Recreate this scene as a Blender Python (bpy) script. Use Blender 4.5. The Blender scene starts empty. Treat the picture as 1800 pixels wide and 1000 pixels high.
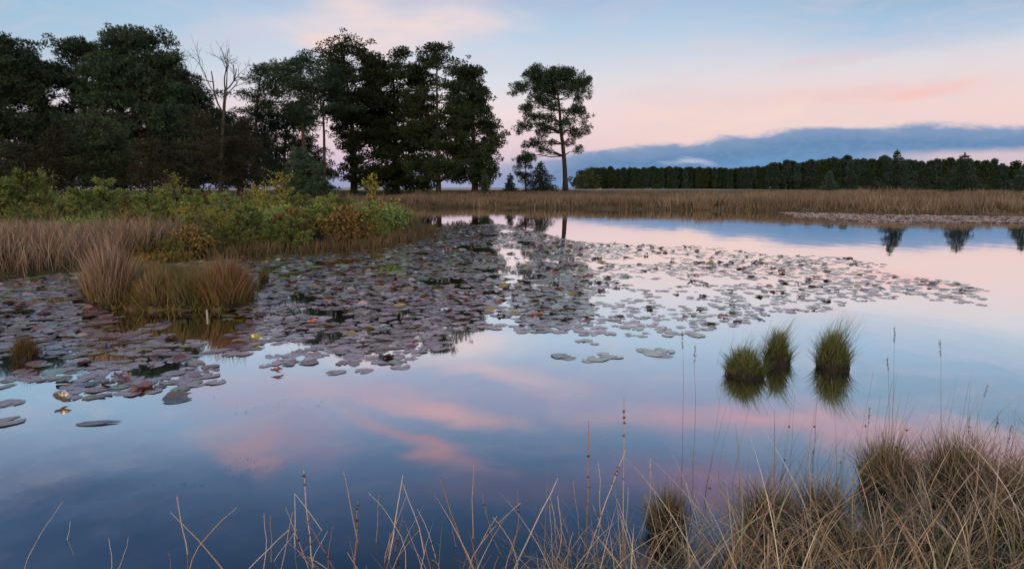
import bpy, math, random
import numpy as np

rng = np.random.default_rng(11)
random.seed(11)
scene = bpy.context.scene
COL = scene.collection

# ------------------------------------------------------------ camera
EYE = 1.5
F = 1200.0                       # focal length in photo pixels (1800 wide)
PITCH = math.atan(170 / 1200)
cd = bpy.data.cameras.new("camera")
cam = bpy.data.objects.new("camera", cd)
COL.objects.link(cam)
cam.location = (0, 0, EYE)
cam.rotation_euler = (math.pi / 2 - PITCH, 0, 0)
cd.sensor_width = 36
cd.lens = 24.0
cd.clip_start = 0.05
cd.clip_end = 6000
scene.camera = cam
scene.view_settings.view_transform = 'Standard'
scene.view_settings.look = 'None'
scene.view_settings.exposure = 0.0
scene.view_settings.gamma = 1.0

cp, sp = math.cos(PITCH), math.sin(PITCH)


def ray(px, py):
    a = (px - 900) / F
    b = (500 - py) / F
    return (a, cp + b * sp, -sp + b * cp)


def gnd(px, py, z=0.0):
    d = ray(px, py)
    t = (z - EYE) / d[2]
    return (d[0] * t, d[1] * t)


def at(px, py, Y):
    d = ray(px, py)
    t = Y / d[1]
    return np.array((d[0] * t, Y, EYE + d[2] * t))


def proj(x, y, z):
    dz = z - EYE
    f = y * cp - dz * sp
    u = y * sp + dz * cp
    return 900 + F * x / f, 500 - F * u / f


def azel(px, py, refl=False):
    d = ray(px, py)
    az = math.degrees(math.atan2(d[0], d[1]))
    el = math.degrees(math.atan2(d[2], math.hypot(d[0], d[1])))
    return az, (-el if refl else el)


def lin(r, g, b):
    def f(c):
        c /= 255.0
        return c / 12.92 if c <= 0.04045 else ((c + 0.055) / 1.055) ** 2.4
    return (f(r), f(g), f(b), 1.0)


# ------------------------------------------------------------ node helper
class NT:
    def __init__(s, tree):
        s.t = tree
        s.n = tree.nodes
        s.l = tree.links
        s.n.clear()

    def new(s, typ, **kw):
        n = s.n.new(typ)
        for k, v in kw.items():
            setattr(n, k, v)
        return n

    def put(s, sock, v):
        if isinstance(v, bpy.types.NodeSocket):
            s.l.new(v, sock)
        else:
            sock.default_value = v

    def math(s, op, a, b=None, c=None, clamp=False):
        n = s.new('ShaderNodeMath', operation=op, use_clamp=clamp)
        for i, v in enumerate((a, b, c)):
            if v is not None:
                s.put(n.inputs[i], v)
        return n.outputs[0]

    def mix(s, f, a, b, blend='MIX'):
        n = s.new('ShaderNodeMix', data_type='RGBA', blend_type=blend)
        s.put(n.inputs[0], f)
        s.put(n.inputs[6], a)
        s.put(n.inputs[7], b)
        return n.outputs[2]

    def ramp(s, fac, stops, interp='LINEAR'):
        n = s.new('ShaderNodeValToRGB')
        cr = n.color_ramp
        cr.interpolation = interp
        while len(cr.elements) > 1:
            cr.elements.remove(cr.elements[-1])
        cr.elements[0].position = stops[0][0]
        cr.elements[0].color = stops[0][1]
        for p, c in stops[1:]:
            e = cr.elements.new(p)
            e.color = c
        s.put(n.inputs[0], fac)
        return n.outputs[0]

    def smooth(s, v, a, b, lo=0.0, hi=1.0):
        n = s.new('ShaderNodeMapRange', interpolation_type='SMOOTHSTEP')
        s.put(n.inputs[0], v)
        n.inputs[1].default_value = a
        n.inputs[2].default_value = b
        n.inputs[3].default_value = lo
        n.inputs[4].default_value = hi
        return n.outputs[0]

    def noise(s, vec, scale=1.0, detail=4.0, rough=0.5, dist=0.0, out=0):
        n = s.new('ShaderNodeTexNoise')
        if vec is not None:
            s.put(n.inputs['Vector'], vec)
        n.inputs['Scale'].default_value = scale
        n.inputs['Detail'].default_value = detail
        n.inputs['Roughness'].default_value = rough
        n.inputs['Distortion'].default_value = dist
        return n.outputs[out]


# ------------------------------------------------------------ world: dusk sky with thin pink cloud and a blue bank
def gray(v):
    return (v, v, v, 1)


def build_world():
    w = bpy.data.worlds.new("World")
    scene.world = w
    w.use_nodes = True
    k = NT(w.node_tree)
    tc = k.new('ShaderNodeTexCoord')
    sep = k.new('ShaderNodeSeparateXYZ')
    k.l.new(tc.outputs['Generated'], sep.inputs[0])
    X, Y, Z = sep.outputs
    hyp = k.math('SQRT', k.math('ADD', k.math('MULTIPLY', X, X), k.math('MULTIPLY', Y, Y)))
    az = k.math('MULTIPLY', k.math('ARCTAN2', X, Y), 57.29578)
    el = k.math('MULTIPLY', k.math('ARCTAN2', Z, hyp), 57.29578)
    # wisps: warp the directions a little
    cxyz = k.new('ShaderNodeCombineXYZ')
    k.l.new(az, cxyz.inputs[0])
    k.l.new(el, cxyz.inputs[1])
    mp = k.new('ShaderNodeMapping')
    mp.inputs['Scale'].default_value = (0.06, 0.22, 1)
    mp.inputs['Rotation'].default_value = (0, 0, 0.05)
    k.l.new(cxyz.outputs[0], mp.inputs[0])
    nz = k.noise(mp.outputs[0], 1.0, 5.0, 0.55, 0.6, out=1)
    vs = k.new('ShaderNodeVectorMath', operation='SUBTRACT')
    k.l.new(nz, vs.inputs[0])
    vs.inputs[1].default_value = (0.5, 0.5, 0.5)
    vm = k.new('ShaderNodeVectorMath', operation='MULTIPLY')
    k.l.new(vs.outputs[0], vm.inputs[0])
    vm.inputs[1].default_value = (16, 4.2, 0)
    va = k.new('ShaderNodeVectorMath', operation='ADD')
    k.l.new(vm.outputs[0], va.inputs[0])
    k.l.new(cxyz.outputs[0], va.inputs[1])
    warped = va.outputs[0]
    fine = k.noise(mp.outputs[0], 3.2, 6.0, 0.6, 0.3)

    # base gradient by elevation (0..90 deg)
    e = k.math('DIVIDE', el, 40.0, clamp=True)
    base = k.ramp(e, [
        (0.000, lin(176, 172, 202)),
        (0.045, lin(205, 186, 208)),
        (0.090, lin(228, 202, 212)),
        (0.150, lin(236, 216, 220)),
        (0.215, lin(214, 218, 228)),
        (0.290, lin(184, 205, 226)),
        (0.370, lin(160, 190, 218)),
        (0.460, lin(148, 174, 208)),
        (0.560, lin(112, 142, 186)),
        (0.680, lin(76, 110, 156)),
        (0.780, lin(56, 90, 134)),
        (1.000, lin(50, 84, 128))])
    # right half of the view: salmon pink low down
    pinkaz = k.smooth(az, 0.0, 14.0)
    pinkel = k.ramp(e, [(0.0, gray(.2)), (0.08, gray(.8)), (0.15, gray(.72)), (0.23, gray(.22)), (0.31, gray(0))])
    col = k.mix(k.math('MULTIPLY', pinkaz, pinkel), base, lin(237, 206, 202))
    # higher right: slightly greyer/deeper blue; upper left: teal
    tl = k.math('MULTIPLY', k.smooth(az, -14.0, -40.0), k.math('MULTIPLY', k.smooth(el, 1.0, 10.0), k.smooth(el, 19.0, 11.0)))
    col = k.mix(k.math('MULTIPLY', tl, 0.6), col, lin(126, 178, 208))
    tr = k.math('MULTIPLY', k.smooth(az, 12.0, 38.0), k.smooth(el, 9.0, 14.0))
    col = k.mix(k.math('MULTIPLY', tr, 0.8), col, lin(128, 160, 188))

    def blob(c, axis, rx, ry, colr, strength, refl=False, soft=0.0):
        """soft cloud: centre and axis end given on the picture, half sizes in degrees"""
        nonlocal col
        a0, e0 = azel(*c, refl)
        a1, e1 = azel(*axis, refl)
        th = math.atan2(e1 - e0, a1 - a0)
        m = k.new('ShaderNodeMapping', vector_type='TEXTURE')
        m.inputs['Location'].default_value = (a0, e0, 0)
        m.inputs['Rotation'].default_value = (0, 0, th)
        m.inputs['Scale'].default_value = (rx, ry, 1)
        k.l.new(warped, m.inputs[0])
        ln = k.new('ShaderNodeVectorMath', operation='LENGTH')
        k.l.new(m.outputs[0], ln.inputs[0])
        d = ln.outputs['Value']
        msk = k.smooth(d, 1.0, soft)
        msk = k.math('MULTIPLY', msk, strength)
        tex = k.smooth(fine, 0.25, 0.62, 0.55, 1.0)
        msk = k.math('MULTIPLY', msk, tex, clamp=True)
        col = k.mix(msk, col, colr)

    P = lin(240, 216, 212)
    blob((40, 900), (140, 900), 26.0, 7.0, lin(52, 86, 128), .75, True)
    blob((1000, 690), (1200, 700), 30.0, 4.2, lin(176, 164, 198), .6, True)
    blob((700, 60), (900, 54), 17.0, 4.6, lin(222, 214, 226), .75)
    blob((720, 48), (900, 40), 13.0, 2.6, P, .9)
    blob((600, 70), (700, 72), 5.0, 1.2, lin(248, 214, 200), .8)
    blob((640, 8), (740, -5), 6.0, 1.6, P, .8)
    blob((420, 60), (520, 50), 9.0, 1.6, lin(205, 205, 222), .5)
    blob((1480, 95), (1560, 80), 7.0, 0.8, lin(222, 190, 200), .5)
    blob((1640, 160), (1700, 148), 5.0, 0.8, lin(247, 190, 182), .75)
    blob((1500, 165), (1700, 150), 14.0, 1.3, lin(236, 192, 192), .6)
    blob((1250, 210), (1400, 200), 13.0, 2.2, lin(242, 212, 204), .6)
    # seen only in the water from here: the same thin cloud higher up
    blob((560, 690), (760, 710), 17.0, 2.6, lin(196, 176, 200), .75, True)
    blob((430, 800), (480, 830), 3.6, 3.1, lin(222, 168, 172), .72, True)
    blob((500, 770), (560, 790), 7.0, 3.6, lin(190, 158, 186), .6, True)
    blob((800, 722), (950, 752), 9.0, 1.3, lin(236, 188, 192), .85, True)
    blob((860, 660), (1000, 672), 12.0, 1.3, lin(232, 200, 206), .7, True)
    blob((730, 780), (860, 830), 9.5, 1.5, lin(222, 164, 176), .75, True)
    blob((900, 860), (1100, 870), 12.0, 2.0, lin(150, 130, 165), .5, True)
    blob((1330, 738), (1700, 775), 22.0, 2.1, lin(226, 176, 188), .85, True)
    blob((1700, 830), (1850, 870), 13.0, 3.2, lin(240, 174, 176), .8, True)
    blob((1250, 850), (1450, 880), 16.0, 2.4, lin(196, 146, 176), .6, True)
    blob((1560, 610), (1750, 625), 15.0, 2.4, lin(150, 190, 224), .6, True)

    # thin veils over the whole sky
    veil = k.smooth(k.noise(mp.outputs[0], 2.0, 7.0, .62, 1.2), .42, .72)
    col = k.mix(k.math('MULTIPLY', k.math('MULTIPLY', veil, k.smooth(el, 28.0, 13.0, .15, 1.0)), .30), col, lin(218, 200, 210))
    # blue-grey cloud bank low in the view's right half
    b = k.math('DIVIDE', k.math('ADD', az, 60.0), 120.0, clamp=True)

    def pos(px):
        return (azel(px, 250)[0] + 60) / 120.0

    def hh(px, py):
        return gray(azel(px, py)[1] / 10.0)
    edge = k.ramp(b, [(0.0, gray(.12)), (pos(300), gray(.13)), (pos(860), hh(860, 288)), (pos(1040), hh(1040, 262)), (pos(1180), hh(1180, 251)),
                      (pos(1300), hh(1300, 236)), (pos(1420), hh(1420, 222)), (pos(1520), hh(1520, 219)), (pos(1800), hh(1800, 216)), (1.0, gray(.5))])
    edge = k.math('MULTIPLY', edge, 10.0)
    mp2 = k.new('ShaderNodeMapping')
    mp2.inputs['Scale'].default_value = (0.28, 0.7, 1)
    k.l.new(cxyz.outputs[0], mp2.inputs[0])
    n2 = k.noise(mp2.outputs[0], 1.0, 6.0, 0.62, 0.5)
    n3 = k.noise(mp2.outputs[0], 4.0, 4.0, 0.55, 0.4)
    rag = k.math('ADD', k.math('MULTIPLY', k.math('SUBTRACT', n2, 0.5), 1.3), k.math('MULTIPLY', k.math('SUBTRACT', n3, 0.5), 0.35))
    hgt = k.math('SUBTRACT', k.math('ADD', edge, rag), el)        # degrees below the bank's top
    inside = k.smooth(hgt, -0.12, 0.45)
    depth = k.math('DIVIDE', hgt, 5.0, clamp=True)
    bank = k.ramp(depth, [(0.0, lin(160, 170, 200)), (0.10, lin(118, 146, 186)), (0.28, lin(88, 130, 176)), (0.55, lin(96, 146, 196)), (1.0, lin(128, 166, 210))])
    lay = k.smooth(n3, 0.42, 0.66)
    bank = k.mix(k.math('MULTIPLY', lay, 0.22), bank, lin(132, 158, 200))
    # the gap of pink light under the bank, to the right
    gapv = k.math('MULTIPLY', k.smooth(az, 25.0, 33.0), k.smooth(k.math('ADD', el, k.math('MULTIPLY', k.math('SUBTRACT', n2, .5), .8)), 2.9, 2.2))
    left = k.smooth(az, -3.0, 7.0, 0.45, 1.0)
    inside = k.math('MULTIPLY', inside, left)
    inside = k.math('MULTIPLY', inside, k.math('SUBTRACT', 1.0, k.math('MULTIPLY', gapv, 0.8)))
    col = k.mix(inside, col, bank)
    # small bright cumulus against the bank
    blob((1200, 279), (1260, 281), 2.6, 0.42, lin(196, 200, 222), .95)
    # afterglow behind the viewer
    bk = k.smooth(k.math('ABSOLUTE', az), 95.0, 165.0)
    bk = k.math('MULTIPLY', bk, k.smooth(el, 34.0, 2.0))
    col = k.mix(k.math('MULTIPLY', bk, 0.95), col, (4.4, 3.1, 2.3, 1))
    # physical dusk sky mixed in faintly for the light of the dome
    sky = k.new('ShaderNodeTexSky', sky_type='NISHITA')
    sky.sun_disc = False
    sky.sun_elevation = math.radians(4)
    sky.sun_rotation = math.radians(200)
    bg = k.new('ShaderNodeBackground')
    k.l.new(col, bg.inputs[0])
    bg.inputs[1].default_value = 1.0
    bg2 = k.new('ShaderNodeBackground')
    k.l.new(sky.outputs[0], bg2.inputs[0])
    bg2.inputs[1].default_value = 0.01
    ad = k.new('ShaderNodeAddShader')
    k.l.new(bg.outputs[0], ad.inputs[0])
    k.l.new(bg2.outputs[0], ad.inputs[1])
    out = k.new('ShaderNodeOutputWorld')
    k.l.new(ad.outputs[0], out.inputs[0])
    w.cycles.sampling_method = 'MANUAL'
    w.cycles.sample_map_resolution = 512


build_world()

sd_ = bpy.data.lights.new("sun", 'SUN')
sd_.energy = 1.2
sd_.angle = math.radians(25)
sd_.color = (1.0, 0.80, 0.66)
sun = bpy.data.objects.new("sun", sd_)
COL.objects.link(sun)
sun.rotation_euler = (math.radians(78), 0, math.radians(-28))   # low, from behind the viewer's left


# ------------------------------------------------------------ tags and mesh building
def tag(o, label=None, cat=None, group=None, kind=None):
    if label:
        o['label'] = label
    if cat:
        o['category'] = cat
    if group:
        o['group'] = group
    if kind:
        o['kind'] = kind
    return o


def empty(name, loc, rz=0.0):
    o = bpy.data.objects.new(name, None)
    COL.objects.link(o)
    o.location = tuple(loc)
    o.rotation_euler.z = rz
    o.empty_display_size = 0.2
    return o


class MB:
    """collects triangles, with one colour per vertex"""

    def __init__(s):
        s.v, s.f, s.c, s.n = [], [], [], 0

    def add(s, v, f, c):
        v = np.asarray(v, float).reshape(-1, 3)
        f = np.asarray(f, np.int64).reshape(-1, 3)
        c = np.asarray(c, float)
        if c.ndim == 1:
            c = np.tile(c[:3], (len(v), 1))
        s.v.append(v)
        s.f.append(f + s.n)
        s.c.append(c[:, :3])
        s.n += len(v)

    def mesh(s, name, mat, origin=(0, 0, 0), smooth=False):
        v = np.concatenate(s.v) - np.array(origin, float)
        f = np.concatenate(s.f)
        c = np.concatenate(s.c)
        me = bpy.data.meshes.new(name)
        me.vertices.add(len(v))
        me.vertices.foreach_set('co', v.astype(np.float32).ravel())
        me.loops.add(len(f) * 3)
        me.loops.foreach_set('vertex_index', f.astype(np.int32).ravel())
        me.polygons.add(len(f))
        me.polygons.foreach_set('loop_start', np.arange(0, len(f) * 3, 3, dtype=np.int32))
        me.polygons.foreach_set('loop_total', np.full(len(f), 3, dtype=np.int32))
        me.update(calc_edges=True)
        me.polygons.foreach_set('use_smooth', np.full(len(f), smooth, dtype=bool))
        at_ = me.color_attributes.new('Col', 'FLOAT_COLOR', 'POINT')
        rgba = np.ones((len(v), 4), np.float32)
        rgba[:, :3] = c
        at_.data.foreach_set('color', rgba.ravel())
        me.materials.append(mat)
        return me

    def build(s, name, mat, parent=None, origin=(0, 0, 0), smooth=False):
        me = s.mesh(name, mat, origin, smooth)
        o = bpy.data.objects.new(name, me)
        COL.objects.link(o)
        if parent is not None:
            o.parent = parent
        else:
            o.location = tuple(origin)
        return o


def copy_thing(root, loc, rz, scale=1.0, label=None, group=None):
    r = root.copy()
    COL.objects.link(r)
    r.location = tuple(loc)
    r.rotation_euler.z = rz
    r.scale = (scale,) * 3 if not hasattr(scale, '__len__') else tuple(scale)
    if label:
        r['label'] = label
    if group:
        r['group'] = group
    for ch in root.children:
        c = ch.copy()
        COL.objects.link(c)
        c.parent = r
    return r


def tube(mb, pts, rad, col, sides=6):
    pts = np.asarray(pts, float)
    rad = np.asarray(rad, float)
    n = len(pts)
    t = np.gradient(pts, axis=0)
    t /= np.linalg.norm(t, axis=1)[:, None] + 1e-9
    ref = np.array((0.31, 0.95, 0.05))
    a = np.cross(t, ref)
    a /= np.linalg.norm(a, axis=1)[:, None] + 1e-9
    b = np.cross(t, a)
    ang = np.linspace(0, 2 * math.pi, sides, endpoint=False)
    ring = (a[:, None, :] * np.cos(ang)[None, :, None] + b[:, None, :] * np.sin(ang)[None, :, None]) * rad[:, None, None] + pts[:, None, :]
    v = ring.reshape(-1, 3)
    i = np.arange(n - 1)[:, None] * sides
    j = np.arange(sides)[None, :]
    j2 = (j + 1) % sides
    q0, q1, q2, q3 = i + j, i + j2, i + sides + j2, i + sides + j
    f = np.concatenate([np.stack([q0, q1, q2], -1).reshape(-1, 3), np.stack([q0, q2, q3], -1).reshape(-1, 3)])
    mb.add(v, f, col)


def curve_pts(p0, p1, sag=0.1, n=6, wob=0.05):
    p0, p1 = np.asarray(p0, float), np.asarray(p1, float)
    t = np.linspace(0, 1, n)[:, None]
    L = np.linalg.norm(p1 - p0)
    p = p0 + (p1 - p0) * t
    p[:, 2] += (sag * L * (t * (1 - t)) * 4)[:, 0] * 0.5
    p[1:-1] += rng.normal(0, wob * L * 0.3, (n - 2, 3))
    return p


def unit(v):
    return v / (np.linalg.norm(v, axis=-1, keepdims=True) + 1e-9)


def leaves(mb, c, a, L, W, col):
    """rhombic leaves: c base points, a unit axis, L lengths, W widths, col per leaf"""
    n = len(c)
    r = unit(rng.normal(size=(n, 3)))
    b = unit(np.cross(a, r))
    L = np.broadcast_to(L, n)[:, None]
    W = np.broadcast_to(W, n)[:, None]
    up = np.cross(a, b) * W * 0.25
    v = np.stack([c, c + a * L * .45 + b * W * .5 + up, c + a * L, c + a * L * .45 - b * W * .5 + up], 1)
    i = np.arange(n)[:, None] * 4
    f = np.concatenate([i + np.array([[0, 1, 2]]), i + np.array([[0, 2, 3]])])
    mb.add(v.reshape(-1, 3), f, np.repeat(col, 4, 0))


def blades(mb, base, h, w, az, lean, bend, col0, col1, segs=3, droop=0.0):
    """grass blades; col0 at the foot, col1 at the tip"""
    n = len(base)
    bc = lambda x: np.broadcast_to(x, n).astype(float)
    h, w, az, lean, bend, droop = map(bc, (h, w, az, lean, bend, droop))
    d = np.stack([np.cos(az), np.sin(az), np.zeros(n)], 1)
    fa = rng.uniform(0, math.pi, n)
    s = np.stack([np.cos(fa), np.sin(fa), np.zeros(n)], 1)
    ts = np.linspace(0, 1, segs + 1)
    V, C = [], []
    for k, t in enumerate(ts):
        hor = (lean * t + bend * t * t) * h
        p = base + d * hor[:, None]
        p = p.copy()
        p[:, 2] += h * (t - droop * t ** 3)
        wd = w * (1 - t) ** 0.7 * 0.5
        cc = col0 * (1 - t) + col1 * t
        if k < segs:
            V += [p - s * wd[:, None], p + s * wd[:, None]]
            C += [cc, cc]
        else:
            V.append(p)
            C.append(cc)
    m = segs * 2 + 1
    v = np.stack(V, 1).reshape(-1, 3)
    c = np.stack(C, 1).reshape(-1, 3)
    T = []
    for k in range(segs - 1):
        a = 2 * k
        T += [[a, a + 1, a + 3], [a, a + 3, a + 2]]
    a = 2 * (segs - 1)
    T.append([a, a + 1, a + 2])
    f = (np.arange(n)[:, None, None] * m + np.array(T)[None]).reshape(-1, 3)
    mb.add(v, f, c)


def pal(cols, n, var=0.15):
    cols = np.array(cols, float)
    c = cols[rng.integers(0, len(cols), n)]
    c = c * (1 + rng.normal(0, var, (n, 1))) * (1 + rng.normal(0, var * .35, (n, 3)))
    return np.clip(c, 0.003, 0.9)


def hashn(ix, iy, seed):
    v = np.sin(ix * 127.1 + iy * 311.7 + seed * 74.7) * 43758.5453
    return v - np.floor(v)


def vnoise(x, y, seed=0):
    x, y = np.asarray(x, float), np.asarray(y, float)
    ix, iy = np.floor(x), np.floor(y)
    fx, fy = x - ix, y - iy
    fx, fy = fx * fx * (3 - 2 * fx), fy * fy * (3 - 2 * fy)
    a, b = hashn(ix, iy, seed), hashn(ix + 1, iy, seed)
    c, d = hashn(ix, iy + 1, seed), hashn(ix + 1, iy + 1, seed)
    return (a * (1 - fx) + b * fx) * (1 - fy) + (c * (1 - fx) + d * fx) * fy


def fbm(x, y, seed=0, o=3):
    s, a, t = 0, 1, 0
    for i in range(o):
        s = s + a * vnoise(x * 2 ** i, y * 2 ** i, seed + i * 7)
        t += a
        a *= .5
    return s / t


def in_poly(x, y, poly):
    x, y = np.asarray(x, float), np.asarray(y, float)
    ins = np.zeros(x.shape, bool)
    n = len(poly)
    for i in range(n):
        x0, y0 = poly[i]
        x1, y1 = poly[(i + 1) % n]
        if y0 == y1:
            continue
        c = ((y0 > y) != (y1 > y)) & (x < (x1 - x0) * (y - y0) / (y1 - y0) + x0)
        ins ^= c
    return ins


def poly_dist(x, y, poly):
    x, y = np.asarray(x, float), np.asarray(y, float)
    best = np.full(x.shape, 1e9)
    n = len(poly)
    for i in range(n):
        x0, y0 = poly[i]
        x1, y1 = poly[(i + 1) % n]
        dx, dy = x1 - x0, y1 - y0
        t = np.clip(((x - x0) * dx + (y - y0) * dy) / (dx * dx + dy * dy + 1e-12), 0, 1)
        best = np.minimum(best, np.hypot(x - x0 - t * dx, y - y0 - t * dy))
    return best


# ------------------------------------------------------------ materials
def mat_new(name):
    m = bpy.data.materials.new(name)
    m.use_nodes = True
    return m, NT(m.node_tree)


def out(k, sh):
    o = k.new('ShaderNodeOutputMaterial')
    k.l.new(sh, o.inputs[0])


def principled(k, col, rough=0.8, spec=0.3, normal=None):
    p = k.new('ShaderNodeBsdfPrincipled')
    k.put(p.inputs['Base Color'], col)
    k.put(p.inputs['Roughness'], rough)
    p.inputs['Specular IOR Level'].default_value = spec
    if normal is not None:
        k.l.new(normal, p.inputs['Normal'])
    return p


def foliage_mat(name, trans=0.25, rough=0.7, spec=0.25, hue=0.0):
    m, k = mat_new(name)
    a = k.new('ShaderNodeAttribute', attribute_name='Col')
    c = a.outputs['Color']
    if hue:
        oi = k.new('ShaderNodeObjectInfo')
        r = oi.outputs['Random']
        hs = k.new('ShaderNodeHueSaturation')
        k.put(hs.inputs['Hue'], k.math('ADD', 0.5 - hue * .5, k.math('MULTIPLY', r, hue)))
        k.put(hs.inputs['Value'], k.math('ADD', 0.75, k.math('MULTIPLY', k.math('FRACT', k.math('MULTIPLY', r, 7.3)), 0.5)))
        k.l.new(c, hs.inputs['Color'])
        c = hs.outputs[0]
    p = principled(k, c, rough, spec)
    t = k.new('ShaderNodeBsdfTranslucent')
    k.l.new(c, t.inputs[0])
    mx = k.new('ShaderNodeMixShader')
    mx.inputs[0].default_value = trans
    k.l.new(p.outputs[0], mx.inputs[1])
    k.l.new(t.outputs[0], mx.inputs[2])
    out(k, mx.outputs[0])
    return m


def bark_mat(name, c0, c1, scale=6):
    m, k = mat_new(name)
    tc = k.new('ShaderNodeTexCoord')
    mp = k.new('ShaderNodeMapping')
    mp.inputs['Scale'].default_value = (3, 3, .7)
    k.l.new(tc.outputs['Object'], mp.inputs[0])
    n = k.noise(mp.outputs[0], scale, 5, .6)
    c = k.ramp(n, [(.3, c0), (.7, c1)])
    b = k.new('ShaderNodeBump')
    b.inputs['Strength'].default_value = 0.6
    b.inputs['Distance'].default_value = 0.03
    k.l.new(n, b.inputs['Height'])
    out(k, principled(k, c, .9, .1, b.outputs[0]).outputs[0])
    return m


M_LEAF = foliage_mat('foliage', .2, hue=0.02)
M_NEEDLE = foliage_mat('needles', .08, .6, .3, hue=0.02)
M_WOOD = foliage_mat('far_needles', .08, .8, .2)
M_BUSH = foliage_mat('bush_leaves', .25, hue=0.03)
M_GRASS = foliage_mat('grass_blades', .3, .6, .3)
M_BARK = bark_mat('pine_bark', (.05, .035, .028, 1), (.13, .09, .07, 1))
M_DBARK = bark_mat('dark_bark', (.02, .017, .014, 1), (.06, .05, .04, 1))
M_DEAD = bark_mat('dead_wood', (.04, .036, .032, 1), (.09, .075, .066, 1))


def water_mat():
    m, k = mat_new('pond_water')
    lw = k.new('ShaderNodeLayerWeight')
    lw.inputs['Blend'].default_value = 0.5
    fac = k.ramp(lw.outputs['Facing'], [(0.0, gray(.06)), (0.48, gray(.24)), (0.58, gray(.42)), (0.68, gray(.68)), (0.78, gray(.88)), (0.88, gray(.94)), (1.0, gray(.98))])
    tc = k.new('ShaderNodeTexCoord')
    mp = k.new('ShaderNodeMapping')
    mp.inputs['Scale'].default_value = (1, .6, 1)
    k.l.new(tc.outputs['Object'], mp.inputs[0])
    n1 = k.noise(mp.outputs[0], 1.1, 3, .5)
    n2 = k.noise(mp.outputs[0], 14.0, 3, .5)
    h = k.math('ADD', n1, k.math('MULTIPLY', n2, 0.03))
    b = k.new('ShaderNodeBump')
    b.inputs['Strength'].default_value = 0.05
    b.inputs['Distance'].default_value = 0.05
    k.l.new(h, b.inputs['Height'])
    g = k.new('ShaderNodeBsdfGlossy')
    g.inputs['Roughness'].default_value = 0.03
    g.inputs['Color'].default_value = (1, 1, 1, 1)
    k.l.new(b.outputs[0], g.inputs['Normal'])
    d = k.new('ShaderNodeBsdfDiffuse')
    d.inputs['Color'].default_value = (.012, .014, .014, 1)
    mx = k.new('ShaderNodeMixShader')
    k.l.new(fac, mx.inputs[0])
    k.l.new(d.outputs[0], mx.inputs[1])
    k.l.new(g.outputs[0], mx.inputs[2])
    out(k, mx.outputs[0])
    return m


def ground_mat():
    m, k = mat_new('peaty_ground')
    tc = k.new('ShaderNodeTexCoord')
    P = tc.outputs['Object']
    n1 = k.noise(P, .12, 4, .6)
    n2 = k.noise(P, 2.5, 5, .65)
    n3 = k.noise(P, 18, 3, .6)
    v = k.math('ADD', k.math('MULTIPLY', n1, .45), k.math('ADD', k.math('MULTIPLY', n2, .35), k.math('MULTIPLY', n3, .2)))
    c = k.ramp(v, [(.36, (.035, .03, .018, 1)), (.46, (.09, .085, .035, 1)), (.55, (.17, .13, .075, 1)), (.66, (.26, .20, .13, 1))])
    b = k.new('ShaderNodeBump')
    b.inputs['Strength'].default_value = 0.8
    b.inputs['Distance'].default_value = 0.08
    k.l.new(n3, b.inputs['Height'])
    out(k, principled(k, c, .95, .1, b.outputs[0]).outputs[0])
    return m


def field_mat():
    m, k = mat_new('pale_field')
    tc = k.new('ShaderNodeTexCoord')
    n = k.noise(tc.outputs['Object'], .08, 5, .6)
    c = k.ramp(n, [(.35, (.50, .40, .30, 1)), (.65, (.70, .60, .48, 1))])
    out(k, principled(k, c, .95, .1).outputs[0])
    return m


def attr_mat(name, rough=.8, spec=.3, bump=0.0, scale=30):
    m, k = mat_new(name)
    a = k.new('ShaderNodeAttribute', attribute_name='Col')
    nrm = None
    c = a.outputs['Color']
    tc = k.new('ShaderNodeTexCoord')
    n = k.noise(tc.outputs['Object'], scale, 4, .6)
    c = k.mix(k.math('MULTIPLY', n, .6), c, k.mix(.5, c, (.02, .02, .02, 1)))
    if bump:
        b = k.new('ShaderNodeBump')
        b.inputs['Strength'].default_value = bump
        b.inputs['Distance'].default_value = .02
        k.l.new(n, b.inputs['Height'])
        nrm = b.outputs[0]
    out(k, principled(k, c, rough, spec, nrm).outputs[0])
    return m


def pad_mat(name):
    m, k = mat_new(name)
    a = k.new('ShaderNodeAttribute', attribute_name='Col')
    tc = k.new('ShaderNodeTexCoord')
    geo = k.new('ShaderNodeNewGeometry')
    n = k.noise(geo.outputs['Position'], 24, 4, .6)
    n2 = k.noise(geo.outputs['Position'], 90, 2, .6)
    c = k.mix(k.smooth(n, .45, .75, 0, .65), a.outputs['Color'], k.mix(.5, a.outputs['Color'], (.10, .045, .02, 1)))
    b = k.new('ShaderNodeBump')
    b.inputs['Strength'].default_value = .25
    b.inputs['Distance'].default_value = .004
    k.l.new(k.math('ADD', n, k.math('MULTIPLY', n2, .4)), b.inputs['Height'])
    p = principled(k, c, k.smooth(n2, .3, .7, .22, .4), .8, b.outputs[0])
    p.inputs['Coat Weight'].default_value = 0.85
    p.inputs['Coat IOR'].default_value = 1.6
    p.inputs['Coat Roughness'].default_value = 0.22
    out(k, p.outputs[0])
    return m


M_PAD = pad_mat('lily_leaf')
M_PEAT = attr_mat('wet_peat', .7, .3, .8, 25)
M_MOSS = attr_mat('moss', .95, .1, .9, 60)
M_SEED = attr_mat('seed_head', .9, .1, .3, 200)

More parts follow.
